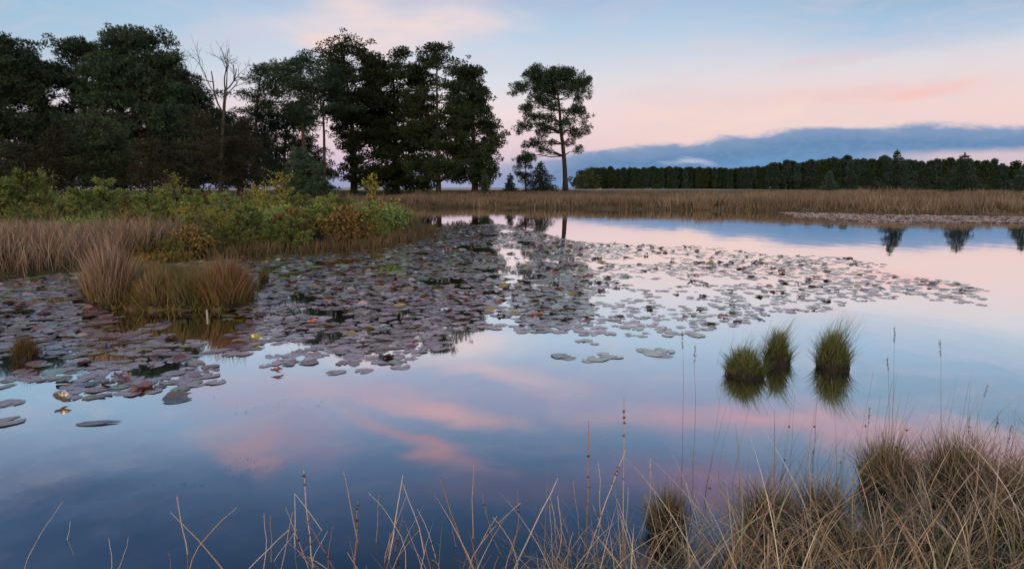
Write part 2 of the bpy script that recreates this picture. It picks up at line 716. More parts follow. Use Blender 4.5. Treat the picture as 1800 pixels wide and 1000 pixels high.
# ------------------------------------------------------------ the pond's shore and the ground
G = gnd
POND = [(-9, 2.0), (-3, 2.05), (-0.2, 2.25), G(1090, 1012), G(1180, 1000), G(1270, 978), G(1370, 950), G(1480, 925), G(1640, 892), G(1800, 860),
        (4.6, 4.6), (12, 6.5), (30, 12), (60, 26), (66, 38),
        G(1800, 379), G(1650, 377), G(1500, 375), G(1350, 371.5), G(1180, 369), G(1000, 366.5), G(870, 365.5), G(740, 364.5), G(600, 363.5), (-20, 50), (-22, 44),
        G(560, 373), G(640, 375), G(700, 379), G(738, 386), G(750, 396), G(742, 408), G(700, 424), G(640, 434), G(560, 441), G(450, 446), G(300, 455), G(250, 462), G(150, 474),
        G(60, 484), G(0, 488), (-14, 11.2), (-24, 9), (-26, 4)]
ISLET = [G(150, 530), G(175, 541), G(240, 546), G(330, 547), G(400, 545), G(442, 534), G(444, 518), G(400, 506), G(320, 502), G(230, 498), G(170, 503)]


def gz(x, y):
    x, y = np.asarray(x, float), np.asarray(y, float)
    d = poly_dist(x, y, POND)
    ins = in_poly(x, y, POND)
    n = fbm(x * .6, y * .6, 3)
    st = lambda a, b, v: np.clip((v - a) / (b - a), 0, 1) ** 2 * (3 - 2 * np.clip((v - a) / (b - a), 0, 1))
    land = -0.02 + 0.30 * (1 - np.exp(-d / .8)) + 0.12 * (n - .5) * np.clip(d, 0, 1) + 0.75 * st(3, 24, d) * st(18, 40, np.hypot(x, y))
    land = land + .35 * (fbm(x * .03, y * .03, 9) - .5) * st(120, 260, np.hypot(x, y)) * 0
    z = np.where(ins, -0.05 - 0.5 * np.clip(d / 2, 0, 1), land)
    di = poly_dist(x, y, ISLET)
    ii = in_poly(x, y, ISLET)
    isl = 0.02 + 0.13 * (1 - np.exp(-di / .15)) + .06 * (fbm(x * 3, y * 3, 5) - .5)
    z = np.where(ii, isl, z)
    return z


def gz1(x, y):
    return float(gz(np.array([x]), np.array([y]))[0])


def build_ground():
    ang = np.concatenate([np.radians(np.arange(-48, 48, .4)), np.radians(np.arange(48, 312, 4.0))])
    rad = np.concatenate([[0.05], np.geomspace(.5, 90, 300), np.geomspace(95, 3000, 40)])
    A, R = np.meshgrid(ang, rad)
    x, y = R * np.sin(A), R * np.cos(A)
    z = gz(x, y)
    v = np.stack([x, y, z], -1).reshape(-1, 3)
    na = len(ang)
    i = np.arange(len(rad) - 1)[:, None] * na
    j = np.arange(na)[None]
    j2 = (j + 1) % na
    f = np.concatenate([np.stack([i + j, i + na + j, i + na + j2], -1).reshape(-1, 3), np.stack([i + j, i + na + j2, i + j2], -1).reshape(-1, 3)])
    mb = MB()
    mb.add(v, f[:, ::-1], (0.1, .1, .1))
    tag(mb.build('ground', ground_mat(), smooth=True), kind='structure')


build_ground()
mb = MB()
v = [(-60, -5, 0), (80, -5, 0), (80, 70, 0), (-60, 70, 0)]
# the pond's surface: only inside (a little wider than) the shore
mb.add(v, [(0, 1, 2), (0, 2, 3)], (0, 0, 0))
tag(mb.build('water', water_mat()), kind='structure')
# pale stubble field beyond the trees
mb = MB()
zf = gz1(0, 140) + .02
mb.add([(-170, 105, zf), (60, 150, zf), (60, 700, zf + .25), (-500, 700, zf + .25)], [(0, 1, 2), (0, 2, 3)], (.5, .4, .3))
tag(mb.build('field', field_mat()), kind='structure')


# ------------------------------------------------------------ trees
PINE = [(.022, .046, .022), (.015, .036, .020), (.034, .056, .020), (.020, .044, .028)]
DENSE = [(.022, .042, .013), (.015, .032, .012), (.036, .050, .014), (.019, .034, .017)]
BROWN = [(.028, .030, .016), (.024, .030, .016), (.036, .034, .016)]


def clump_leaves(mb, centers, radii, per, L, W, cols, flat=.6, upb=.3, kind='leaf'):
    n = len(centers)
    if n > 46 or per != 44:
        if kind == 'needle':
            L, W, per = L * .85, W * .62, per * 2.6
        else:
            L, W, per = L * .68, W * .80, per * 2.2
    cnt_ = np.maximum(5, (per * 1.25 * np.clip((radii / np.max(radii)) * 1.35, .12, 1.5) ** 1.7)).astype(int)
    idx = np.repeat(np.arange(n), cnt_)
    m = len(idx)
    d = unit(rng.normal(size=(m, 3)))
    rr = rng.uniform(0, 1, m) ** .45
    off = d * rr[:, None] * radii[idx][:, None]
    off[:, 2] *= flat
    c = centers[idx] + off
    a = unit(d * .9 + rng.normal(size=(m, 3)) * .55 + np.array([0, 0, upb]))
    col = pal(cols, m, .18) * (1 + rng.normal(0, .12, n))[idx][:, None]
    if kind == 'needle':                       # tufts: three fans of needles at each point
        c = np.repeat(c, 3, 0)
        a = unit(np.repeat(a, 3, 0) + rng.normal(size=(m * 3, 3)) * .55)
        col = np.repeat(col, 3, 0)
        m *= 3
    leaves(mb, c, a, L * rng.uniform(.7, 1.3, m), W * rng.uniform(.7, 1.3, m), np.clip(col, .003, 1))


def tree(name, label, cat, D, base, levels, trunk, kind='pine', r=1.0, nc=60, per=60, cols=PINE, group=None, L=.32, W=.10, tr=.25,
         clumps=None, flat=.48, holes=0.0, thick=.8, bark=None, limbs=.6, seed=1, upb=.3, spray=3):
    """levels: (y, x left, x right) of the crown on the picture; trunk: (x, y) points up the stem"""
    bx = at(base, 330, D)
    z0 = gz1(bx[0], D) - .05
    org = np.array((bx[0], D, z0))
    if clumps is not None:
        cc, rr = [], []
        s = D / F
        for (px, py, rp) in clumps:
            hw = 45 * s
            k = max(1, int(round(rp / 9)))
            for _ in range(k):
                p = at(px + rng.uniform(-.45, .45) * rp, py + rng.uniform(-.35, .35) * rp, D)
                p[1] += rng.uniform(-1, 1) * hw * thick
                cc.append(p)
                rr.append(rp * s * rng.uniform(.6, .85))
        C, Rr = np.array(cc), np.array(rr)
    else:
        lv = sorted(levels)
        ys = np.array([a[0] for a in lv], float)
        xl = np.array([a[1] for a in lv], float)
        xr = np.array([a[2] for a in lv], float)
        C = []
        # sample by area
        wgt = np.interp(np.linspace(ys[0], ys[-1], 200), ys, xr - xl) + 6
        yy = rng.choice(np.linspace(ys[0], ys[-1], 200), nc * 3, p=wgt / wgt.sum())
        s = D / F
        for y in yy:
            a, b = np.interp(y, ys, xl), np.interp(y, ys, xr)
            mid, hw = (a + b) / 2, max((b - a) / 2, 3)
            u = rng.uniform(-1, 1)
            u = np.sign(u) * abs(u) ** .8
            hwi = max(hw - r * .5 / s, 1.5)
            px = mid + u * hwi
            if holes and vnoise(px / 26.0, y / 20.0, seed) < holes and y > ys[0] + 20:
                continue
            p = at(px, y + r * .35 / s, D)
            dd = hwi * s * math.sqrt(max(0, 1 - u * u)) * thick
            p[1] += rng.choice([-1, 1]) * dd * rng.uniform(.2, 1) ** .6
            C.append(p)
            if len(C) >= nc:
                break
        C = np.array(C)
        Rr = r * np.clip(rng.lognormal(-.15, .32, len(C)), .4, 1.6)
    dm = np.linalg.norm(C[:, None, :] - C[None, :, :], axis=2) + np.eye(len(C)) * 99
    kp = (np.sort(dm, axis=1)[:, 1] < r * 1.9) if clumps is None else np.ones(len(C), bool)
    C, Rr = C[kp], Rr[kp]
    # small sprays standing out from the clumps, mostly outwards and up
    ax = np.array((bx[0], D))
    outw = C[:, :2] - ax
    outw = outw / (np.linalg.norm(outw, axis=1)[:, None] + .3)
    SC, SR = [C], [Rr]
    for k_ in range(spray):
        dv = np.column_stack([outw * .7, np.full(len(C), .12)]) + rng.normal(0, .6, (len(C), 3)) * [1, 1, .7]
        dv = unit(dv) * [1.15, 1.15, .55]
        SC.append(C + dv * (Rr * rng.uniform(.75, 1.7, len(C)))[:, None])
        SR.append(Rr * rng.uniform(.2, .55, len(C)))
    C, Rr = np.concatenate(SC), np.concatenate(SR)
    C = C - org
    C[:, 2] = np.maximum(C[:, 2], Rr * .3)
    root = empty(name, org)
    tag(root, label, cat, group)
    # stem
    tp = [at(px, py, D) - org for px, py in trunk]
    tp[0][2] = -.1
    tp = np.array(tp)
    tt = np.linspace(0, 1, len(tp))
    t2 = np.linspace(0, 1, 12)
    stem = np.stack([np.interp(t2, tt, tp[:, k]) for k in range(3)], 1)
    rad = tr * (1 - t2 * .82)
    rad[0] *= 1.35
    mt = MB()
    tube(mt, stem, rad, (.1, .1, .1), 8)
    for i in range(len(C)):
        if rng.uniform() > (limbs if i < len(C) / (spray + 1) else limbs * .25):
            continue
        c = C[i]
        hz = c[2] - rng.uniform(.15, .4) * np.hypot(*(c - stem[-1])[:2]) - .3
        j = int(np.clip(np.searchsorted(stem[:, 2], hz), 2, 11))
        p0 = stem[j]
        tube(mt, curve_pts(p0, c, .12, 5, .12), np.linspace(rad[j] * .26 + .015, .012, 5), (.1, .1, .1), 4)
    mt.build('trunk', bark or M_BARK, root)
    ml = MB()
    clump_leaves(ml, C, Rr, per, L, W, cols, flat, upb, 'needle' if kind == 'pine' else 'leaf')
    ml.build('crown', M_NEEDLE if kind == 'pine' else M_LEAF, root)
    return root


# -- the lone pine on the far bank, crown placed limb by limb
lone = [(912, 150, 13), (925, 158, 13), (938, 132, 16), (950, 140, 16), (962, 128, 17), (975, 138, 18), (990, 130, 17), (1003, 142, 18), (1016, 150, 15), (1028, 156, 11), (960, 152, 16), (980, 155, 18), (1000, 162, 17), (1014, 172, 14), (905, 166, 7), (1026, 150, 8),
        (950, 178, 15), (935, 188, 14), (965, 182, 14), (925, 200, 13), (945, 204, 15), (962, 208, 13), (982, 190, 13), (1008, 196, 14), (1000, 212, 15), (1018, 208, 13), (1030, 216, 11), (1036, 222, 8),
        (915, 218, 12), (932, 224, 15), (950, 230, 14), (968, 226, 11), (990, 232, 12), (1008, 232, 14), (1024, 234, 12), (912, 232, 9),
        (940, 248, 13), (958, 252, 12), (928, 258, 9), (1005, 252, 12), (1018, 258, 10), (1012, 266, 8), (975, 250, 10), (966, 264, 9), (948, 266, 10), (930, 272, 9), (920, 280, 7), (942, 280, 8)]
tree('pine_tree', 'tall lone pine with bare leaning stem and flat-topped crown on the far bank', 'tree', 85, 994, None,
     [(994, 338), (993, 300), (990, 260), (985, 225), (984, 190), (978, 150), (972, 132)], r=1, per=46, clumps=[(a, b, c * (1.12 if b < 178 else 1.0)) for a, b, c in lone] + [(rng.uniform(935, 1020), rng.uniform(126, 170), 14) for _ in range(8)] + [(rng.uniform(925, 1025), rng.uniform(178, 262), 11) for _ in range(14)], L=.34, W=.10, tr=.33, thick=.75, limbs=.6, bark=M_DBARK, flat=.8, spray=3)

# -- right-hand group of broad dense trees
GR = 'trees in the dense clump left of the lone pine'
tree('broadleaf_tree', 'tallest dense dark tree with pointed top, leftmost in the clump beside the lone pine', 'tree', 70, 625,
     [(60, 590, 606), (72, 584, 634), (92, 582, 662), (120, 578, 680), (160, 582, 690), (200, 586, 694), (235, 584, 694), (262, 600, 694), (290, 598, 694), (316, 598, 694)],
     [(622, 338), (622, 300), (618, 200), (600, 80)], 'leaf', r=.85, nc=200, per=85, cols=DENSE, group=GR, L=.30, W=.16, tr=.4, bark=M_DBARK, limbs=.2, upb=0)
tree('broadleaf_tree', 'dense dark tree with foliage to the grass, second from left in the big clump', 'tree', 73, 695,
     [(88, 680, 715), (98, 655, 735), (112, 640, 752), (140, 635, 758), (180, 636, 762), (230, 636, 766), (280, 636, 768), (326, 645, 760)],
     [(695, 338), (695, 250), (690, 110)], 'leaf', r=.9, nc=240, per=95, cols=DENSE, group=GR, L=.30, W=.16, tr=.4, bark=M_DBARK, limbs=.2, upb=0)
tree('broadleaf_tree', 'dark tree with loose airy top sprays, third from left in the big clump', 'tree', 68, 771,
     [(78, 752, 776), (88, 735, 806), (110, 715, 818), (150, 712, 815), (190, 712, 820), (240, 716, 828), (290, 720, 830), (314, 725, 826)],
     [(771, 338), (771, 300), (768, 200), (768, 90)], 'leaf', r=.75, nc=150, per=75, cols=DENSE, group=GR, L=.28, W=.14, tr=.3, bark=M_DBARK, limbs=.5, holes=.22, seed=4, upb=0)
tree('broadleaf_tree', 'dark bulging tree at the right end of the clump left of the lone pine', 'tree', 71, 835,
     [(112, 812, 840), (128, 795, 856), (155, 790, 852), (185, 790, 856), (215, 790, 874), (245, 790, 880), (280, 790, 874), (318, 792, 868)],
     [(835, 338), (833, 250), (828, 130)], 'leaf', r=.8, nc=175, per=85, cols=DENSE, group=GR, L=.30, W=.15, tr=.35, bark=M_DBARK, limbs=.3, holes=.08, seed=9, upb=0)

# -- airy pines in the middle
GM = 'pines between the dark wood and the dense clump'
tree('pine_tree', 'slender airy pine just right of the bare dead tree', 'tree', 62, 449,
     [(105, 448, 470), (120, 436, 486), (150, 425, 492), (180, 412, 490), (215, 415, 486), (250, 420, 478)],
     [(451, 338), (449, 250), (452, 180), (460, 115)], r=.8, nc=62, per=28, group=GM, L=.28, W=.08, tr=.2, holes=.3, seed=3)
tree('pine_tree', 'tall pine with a rounded crown over two pale bare stems', 'tree', 60, 533,
     [(92, 505, 545), (105, 488, 558), (130, 488, 564), (160, 490, 560), (190, 496, 556), (215, 500, 552)],
     [(533, 338), (533, 250), (530, 170), (525, 105)], r=.85, nc=66, per=34, group=GM, L=.28, W=.08, tr=.2, holes=.22, seed=5)
tree('pine_tree', 'thin pine filling the gap beside the dense clump, twigs open to the pink sky', 'tree', 64, 570,
     [(118, 562, 590), (140, 556, 600), (170, 552, 602), (200, 550, 598), (215, 552, 590)],
     [(570, 338), (570, 250), (568, 190), (575, 125)], r=.8, nc=34, per=26, group=GM, L=.28, W=.08, tr=.16, holes=.3, seed=8)
tree('pine_tree', 'lower dark pine below and behind the tall rounded pine', 'tree', 66, 500,
     [(195, 470, 540), (225, 458, 556), (260, 452, 562), (300, 448, 572), (322, 450, 578)],
     [(500, 338), (500, 260), (505, 200)], r=1.0, nc=90, per=34, group=GM, L=.32, W=.11, tr=.2, seed=12)

# -- the dark wood on the left
GL = 'trees of the dark wood on the left'
tree('pine_tree', 'big dark pine cut by the left edge of the picture', 'tree', 46, -10,
     [(62, -25, 12), (75, -60, 30), (95, -90, 60), (120, -100, 80), (160, -110, 78), (210, -110, 90), (270, -110, 95), (318, -110, 90)],
     [(-10, 338), (-8, 200), (-5, 80)], r=.85, nc=260, per=50, group=GL, L=.26, W=.09, tr=.3)
tree('pine_tree', 'airy pine with see-through crown between the left-edge pine and the tallest tree', 'tree', 50, 125,
     [(68, 125, 140), (80, 104, 168), (105, 92, 172), (135, 86, 166), (160, 92, 160), (200, 60, 170), (250, 50, 180), (300, 50, 180), (322, 50, 180)],
     [(125, 338), (127, 200), (135, 90)], r=.7, nc=190, per=34, group=GL, L=.25, W=.08, tr=.22, holes=.2, seed=21)
tree('pine_tree', 'tallest broad dark pine of the left wood with a spiky top', 'tree', 48, 215,
     [(44, 200, 222), (54, 188, 240), (66, 180, 262), (90, 172, 292), (120, 160, 312), (160, 150, 325), (210, 148, 335), (270, 150, 330), (318, 152, 325)],
     [(215, 338), (213, 200), (212, 60)], r=.85, nc=270, per=50, group=GL, L=.26, W=.09, tr=.35)
tree('pine_tree', 'dark rounded pine sloping down toward the bare dead tree', 'tree', 53, 325,
     [(98, 275, 300), (118, 268, 322), (150, 270, 352), (180, 275, 378), (215, 280, 402), (260, 285, 415), (300, 285, 418), (322, 290, 410)],
     [(325, 338), (320, 220), (300, 120)], r=.85, nc=200, per=50, group=GL, L=.27, W=.09, tr=.3)
tree('pine_tree', 'low dark pine behind the bare dead tree at the wood end', 'tree', 58, 425,
     [(205, 405, 440), (235, 395, 455), (270, 390, 462), (322, 390, 460)],
     [(420, 338), (420, 220)], r=.8, nc=70, per=34, group=GL, L=.28, W=.1, tr=.2)
tree('young_pine', 'small round-headed dark green pine in front of the tallest tree', 'tree', 36, 178,
     [(205, 165, 192), (220, 152, 204), (250, 146, 208), (280, 150, 205), (300, 155, 200)],
     [(178, 338), (178, 215)], r=.5, nc=70, per=36, cols=[(.040, .065, .030), (.03, .052, .028)], group='shrubs before the dark wood', L=.18, W=.07, tr=.1)
for (x, top, w, Dd, lab, cs) in [
        (95, 228, 44, 34, 'dull brown autumn shrub at the foot of the airy left pine', BROWN),
        (265, 240, 40, 36, 'thin olive brown shrub under the tallest dark pine', BROWN),
        (345, 195, 55, 38, 'tall twiggy brown shrub under the slope of the dark wood', BROWN),
        (425, 205, 42, 40, 'tall olive brown shrub standing before the bare dead tree', [(.034, .038, .018), (.028, .034, .018), (.044, .040, .02)]),
        (25, 240, 40, 35, 'dim green shrub below the left-edge pine', [(.03, .045, .025), (.04, .05, .028)])]:
    tree('tall_shrub', lab, 'shrub', Dd, x, [(top, x - w * .2, x + w * .25), (top + 30, x - w * .6, x + w * .6), (top + 70, x - w * .9, x + w * .9), (322, x - w, x + w)],
         [(x, 338), (x + 2, top + 10)], 'leaf', r=.55, nc=60, per=50, cols=cs, group='shrubs before the dark wood', L=.15, W=.07, tr=.07, limbs=1, bark=M_DBARK, upb=.5)
tree('young_pine', 'narrow bright green young pine in front of the tall pale stems', 'tree', 38, 540,
     [(262, 520, 530), (280, 514, 545), (300, 510, 562), (325, 508, 572), (338, 510, 574)],
     [(535, 340), (530, 270)], r=.42, nc=70, per=34, cols=[(.045, .085, .045), (.035, .07, .04)], group='shrubs before the dark wood', L=.18, W=.06, tr=.06, upb=.8)


# -- spruces: tiers of drooping boughs
def spruce(label, D, px, top, half, base_y=338, cols=PINE, group=None, name='spruce_tree', lo=.05):
    b = at(px, base_y, D)
    z0 = gz1(b[0], D) - .05
    org = np.array((b[0], D, z0))
    H = at(px, top, D)[2] - z0
    R = half * D / F
    root = empty(name, org)
    tag(root, label, 'tree', group)
    mt, ml = MB(), MB()
    tube(mt, [(0, 0, 0), (0, 0, H * .5), (0.03, 0, H)], [H * .02, H * .012, .012], (.1, .1, .1), 6)
    nt = int(H / .28)
    C, A = [], []
    for i in range(nt):
        t = lo + (1 - lo) * i / nt
        rad = R * (1 - t) ** .85 * rng.uniform(.75, 1.12)
        nb = int(6 + 8 * (1 - t))
        for a in rng.uniform(0, 2 * math.pi, nb):
            L_ = rad * rng.uniform(.7, 1.1) + .05
            tip = np.array([math.cos(a) * L_, math.sin(a) * L_, H * t - L_ * .12 + L_ * .1])
            p0 = np.array([0, 0, H * t + .05 * L_])
            tube(mt, [p0, (p0 + tip) / 2 + [0, 0, -.04 * L_], tip], [.02, .014, .006], (.1, .1, .1), 3)
            m = int(10 + 26 * L_)
            s = rng.uniform(.1, 1, m)[:, None]
            c = p0 + (tip - p0) * s + rng.normal(0, .05 + .05 * L_, (m, 3)) * (1.1 - s * .6)
            C.append(c)
            d = unit(tip - p0)
            A.append(unit(d + rng.normal(0, .6, (m, 3)) + [0, 0, -.15]))
    C, A = np.concatenate(C), np.concatenate(A)
    m = len(C)
    leaves(ml, C, A, .24 * rng.uniform(.6, 1.2, m), .09 * rng.uniform(.6, 1.2, m), pal(cols, m, .18))
    c = np.stack([rng.normal(0, .03, 60), rng.normal(0, .03, 60), H * rng.uniform(.88, 1, 60)], 1)
    leaves(ml, c, unit(rng.normal(0, .5, (60, 3)) + [0, 0, 1]), .16, .05, pal(cols, 60, .15))
    mt.build('trunk', M_DBARK, root)
    ml.build('crown', M_NEEDLE, root)
    return root


SPC = [(.026, .054, .040), (.020, .042, .034), (.034, .058, .038)]
GS = 'spruces at the edge of the far grass on the right'
spruce('dark spruce with thin spire before the far wood, leftmost of three on the right', 68, 1572, 264, 40, cols=SPC, group=GS)
spruce('dark conical spruce before the far wood, middle one of the three on the right', 66, 1690, 270, 42, cols=SPC, group=GS)
spruce('dark conical spruce at the right edge of the picture', 64, 1806, 274, 42, cols=SPC, group=GS)
spruce('wide small spruce left of the lone pine trunk', 80, 951, 284, 38, cols=PINE)
spruce('small bluish spruce standing in the gap right of the dense clump', 78, 897, 306, 15, cols=SPC)
spruce('small upright conifer at the foot of the dense clump right end', 66, 852, 298, 11, cols=[(.035, .06, .03), (.03, .05, .028)])
spruce('small pale green young spruce before the far wood, left of the three spruces', 95, 1456, 300, 20, cols=[(.035, .065, .045), (.03, .055, .04)])
tree('young_pine', 'small ragged pine beside the wide spruce', 'tree', 82, 924, [(262, 918, 930), (280, 906, 936), (300, 908, 936), (322, 912, 935)], [(924, 338), (924, 270)],
     r=.6, nc=22, per=22, L=.28, W=.08, tr=.12, holes=.1)


# -- bare dead tree
def dead_tree():
    D = 50
    b = at(388, 335, D)
    org = np.array((b[0], D, gz1(b[0], D) - .05))
    root = empty('dead_tree', org)
    tag(root, 'bare pale dead tree with forked twiggy branches rising over the dark wood edge', 'tree')
    mt, mbr = MB(), MB()
    P = lambda px, py, dy=0: at(px, py, D) + [0, dy, 0] - org
    stem = [P(388, 338), P(388, 280), P(392, 220), P(396, 158)]
    tube(mt, np.array(stem), [.17, .15, .12, .09], (.2, .2, .2), 8)

    def grow(p, d, L, r, n):
        pts = [p]
        for _ in range(4):
            d = unit(d + rng.normal(0, .13, 3) + [0, 0, .05])
            pts.append(pts[-1] + d * L / 4)
        tube(mbr, pts, np.linspace(r, r * .55, 5), (.2, .2, .2), 5)
        if n == 0:
            return
        for k in range(rng.integers(2, 4)):
            q = pts[rng.integers(2, 5)]
            grow(q, unit(d + rng.normal(0, .45, 3)), L * rng.uniform(.5, .75), r * .55, n - 1)
    for (x0, y0), (x1, y1), r in [((396, 160), (384, 100), .08), ((396, 160), (424, 110), .08), ((392, 200), (345, 108), .09), ((396, 165), (400, 98), .07), ((396, 170), (425, 140), .06), ((388, 250), (318, 130), .08)]:
        a, c = P(x0, y0), P(x1, y1, rng.uniform(-.8, .8))
        grow(a, unit(c - a), np.linalg.norm(c - a) * .75, r * .75, 4)
    mt.build('trunk', M_DEAD, root)
    mbr.build('branches', M_DEAD, root)


dead_tree()


# -- the far wood: individual pines sharing five built ones
def far_tree(H, wd, cols, kind):
    root = empty('wood_pine', (0, 0, 0))
    mt, ml = MB(), MB()
    tube(mt, [(0, 0, 0), (.1, 0, H * .5), (0, 0, H * .92)], [.2, .16, .05], (.1, .1, .1), 5)
    n = 46
    t = rng.uniform(0, 1, n) ** .9
    lo = .16 if kind else .02
    z = H * (lo + (1 - lo) * t)
    rad = wd * ((1 - t ** 2 * .75) if kind else (1.15 - t)) * rng.uniform(.1, 1, n)
    a = rng.uniform(0, 6.28, n)
    C = np.stack([np.cos(a) * rad, np.sin(a) * rad, z], 1)
    C[:, 2] -= .4
    clump_leaves(ml, C, rng.uniform(.7, 1.2, n), 44, .7, .4, cols, .8, .2)
    mt.build('trunk', M_DBARK, root)
    ml.build('crown', M_WOOD, root)
    return root


protos = [far_tree(h, w, c, k) for h, w, c, k in [(12, 1.9, SPC, 1), (12.6, 1.6, PINE, 1), (11.4, 1.8, SPC, 0), (12.2, 1.5, PINE, 0), (11.8, 2.1, DENSE, 1)]]
wood_top = [(1012, 312), (1022, 300), (1040, 291), (1100, 292), (1200, 290), (1290, 292), (1335, 288), (1345, 282), (1400, 284), (1430, 278), (1480, 275), (1520, 279), (1570, 280), (1600, 284), (1660, 276), (1700, 282), (1750, 286), (1850, 288), (1990, 286)]
first = set()
cnt = 0
for row, (Dr, step) in enumerate([(205, 8.6), (216, 9.6), (228, 10.4)]):
    px = 1016 + row * 3
    while px < 1860:
        near = 1.0 if px < 1590 else .78
        D = Dr * near * rng.uniform(.985, 1.015)
        top = np.interp(px, [a for a, _ in wood_top], [b for _, b in wood_top]) + rng.normal(0, 1.6 if px < 1340 else 3.6) + row * .6 + 5
        x = (px - 900) / F * D
        z0 = gz1(x, D) - .1
        H = at(px, top, D)[2] - z0
        i = int(rng.integers(0, 5))
        h0 = (12, 12.6, 11.4, 12.2, 11.8)[i]
        sc_ = H / h0
        loc = (x, D, z0)
        wide = sc_ * rng.uniform(.85, 1.3)
        lab = 'dark pine standing in the row of the far wood on the right horizon'
        if i not in first:
            first.add(i)
            o = protos[i]
            o.location = loc
            o.rotation_euler.z = rng.uniform(0, 6.28)
            o.scale = (wide, wide, sc_)
            tag(o, lab, 'tree', 'pines of the far wood')
        else:
            o = copy_thing(protos[i], loc, rng.uniform(0, 6.28), (wide, wide, sc_), lab, 'pines of the far wood')
            o['category'] = 'tree'
        cnt += 1
        px += step * rng.uniform(.75, 1.3) * (1.0 if near == 1 else 1.35)
# round-topped oak closing the wood's left end
tree('broadleaf_tree', 'rounded low green tree closing the left end of the far wood', 'tree', 190, 1030,
     [(296, 1022, 1036), (306, 1014, 1044), (318, 1012, 1048), (328, 1012, 1050)], [(1030, 338), (1030, 300)], 'leaf', r=1.0, nc=40, per=50, cols=[(.05, .07, .03), (.035, .05, .025)], L=.6, W=.35, tr=.3, bark=M_DBARK)

# ------------------------------------------------------------ grass and sedge (stuff)
TAN = [(.34, .25, .17), (.28, .19, .12), (.40, .31, .22), (.24, .17, .10)]
RUST = [(.26, .15, .09), (.22, .12, .06), (.32, .20, .12)]
GREEN = [(.09, .17, .045), (.12, .19, .05), (.07, .14, .045), (.17, .19, .06)]


def scatter(poly, n):
    xs = [p[0] for p in poly]
    ys = [p[1] for p in poly]
    o = []
    tot = 0
    while tot < n:
        x = rng.uniform(min(xs), max(xs), n * 2)
        y = rng.uniform(min(ys), max(ys), n * 2)
        m = in_poly(x, y, poly)
        o.append(np.stack([x[m], y[m]], 1))
        tot += m.sum()
    return np.concatenate(o)[:n]


def tufted(p, spread, per):
    q = np.repeat(p, per, 0)
    return q + rng.normal(0, spread, q.shape)


def field_of(name, p, hfun, w, c0, c1, lean=.25, bend=.25, segs=3, maxh=None, droop=0, keep_land=True, label=None):
    d = poly_dist(p[:, 0], p[:, 1], POND)
    ins = in_poly(p[:, 0], p[:, 1], POND)
    if keep_land:
        ok = ~ins | (d < .12)
        p, d = p[ok], d[ok]
    z = np.maximum(gz(p[:, 0], p[:, 1]), -.02) - .02
    n = len(p)
    h = hfun(p, d) * rng.uniform(.6, 1.15, n)
    base = np.column_stack([p, z])
    mb = MB()
    blades(mb, base, h, w * rng.uniform(.6, 1.3, n), rng.uniform(0, 6.28, n), lean * rng.uniform(0, 1.4, n), bend * rng.uniform(0, 1.6, n),
           c0(p, n) if callable(c0) else pal(c0, n), c1(p, n) if callable(c1) else pal(c1, n), segs, droop * rng.uniform(0, 1, n))
    return tag(mb.build(name, M_GRASS), kind='stuff', label=label, cat='grass')


# far bank band of pale moor grass
band = [G(560, 366), G(1000, 369), G(1350, 374), G(1500, 378), G(1650, 380), (34, 39), (64, 40), (80, 52), (40, 50), (20, 58), (0, 63), (-16, 64), (-22, 56)]
p = tufted(scatter(band, 5200), .22, 12)


def far_h(p, d):
    patch = fbm(p[:, 0] * .25, p[:, 1] * .25, 31)
    return (.38 + .85 * (patch - .2)) * np.clip(.75 + d * .12, 0, 1.05)


def far_c(p, n):
    m = fbm(p[:, 0] * .35, p[:, 1] * .35, 40)[:, None]
    return pal([(.34, .25, .16), (.25, .18, .11), (.40, .31, .21)], n) * (.45 + .85 * m)


field_of('dry_grass', p, far_h, .045, lambda p, n: pal([(.13, .085, .045), (.10, .08, .04)], n), far_c, .22, .22, 2, label='band of tan moor grass along the far bank')

# rough short grass farther back, thinning out
back = [(-40, 40), (-22, 62), (0, 64), (22, 60), (60, 52), (95, 60), (70, 95), (-60, 95)]
p = tufted(scatter(back, 5000), .35, 7)
field_of('rough_grass', p, lambda p, d: np.full(len(p), .17), .06, [(.14, .10, .05), (.10, .09, .04)], [(.27, .20, .12), (.22, .17, .09), (.16, .15, .07)], .3, .3, 2, label='rough short grass under the far trees')

# the peninsula's ground cover
pen = [G(-120, 496), G(0, 487), G(150, 472), G(300, 453), G(450, 444), G(640, 432), G(750, 396), G(700, 378), (-14, 44), (-45, 44), (-40, 14)]
p = tufted(scatter(pen, 5600), .16, 9)


def pen_mix(p):
    return fbm(p[:, 0] * .5, p[:, 1] * .5, 50)


def pen_h(p, d):
    return .26 + .62 * pen_mix(p) + .05 * np.clip(1.2 - d, 0, 1)


def pen_c1(p, n):
    d = poly_dist(p[:, 0], p[:, 1], POND)
    m = np.clip((pen_mix(p) - .40) * 4 + np.clip(1.6 - d, 0, 1) * .9, 0, 1)
    pick = (rng.uniform(size=n) < m)[:, None]
    return np.where(pick, pal([(.38, .27, .15), (.30, .20, .10), (.44, .32, .18), (.30, .28, .10)], n), pal(GREEN, n))


field_of('rough_grass', p, pen_h, .016, lambda p, n: pal([(.07, .07, .03), (.10, .07, .035)], n), pen_c1, .35, .3, 3, label='mixed green and tan grass covering the left bank')

pp = scatter(pen, 1500)
pp = pp[poly_dist(pp[:, 0], pp[:, 1], POND) < 14]
field_of('tall_grass', tufted(pp, .07, 4), lambda p, d: .55 + .65 * pen_mix(p), .014, lambda p, n: pal([(.10, .10, .04), (.14, .11, .05)], n),
         lambda p, n: pal([(.34, .30, .12), (.40, .29, .17), (.18, .24, .07), (.46, .35, .22)], n), .3, .35, 4, label='loose tall grass standing through the scrub of the left bank')

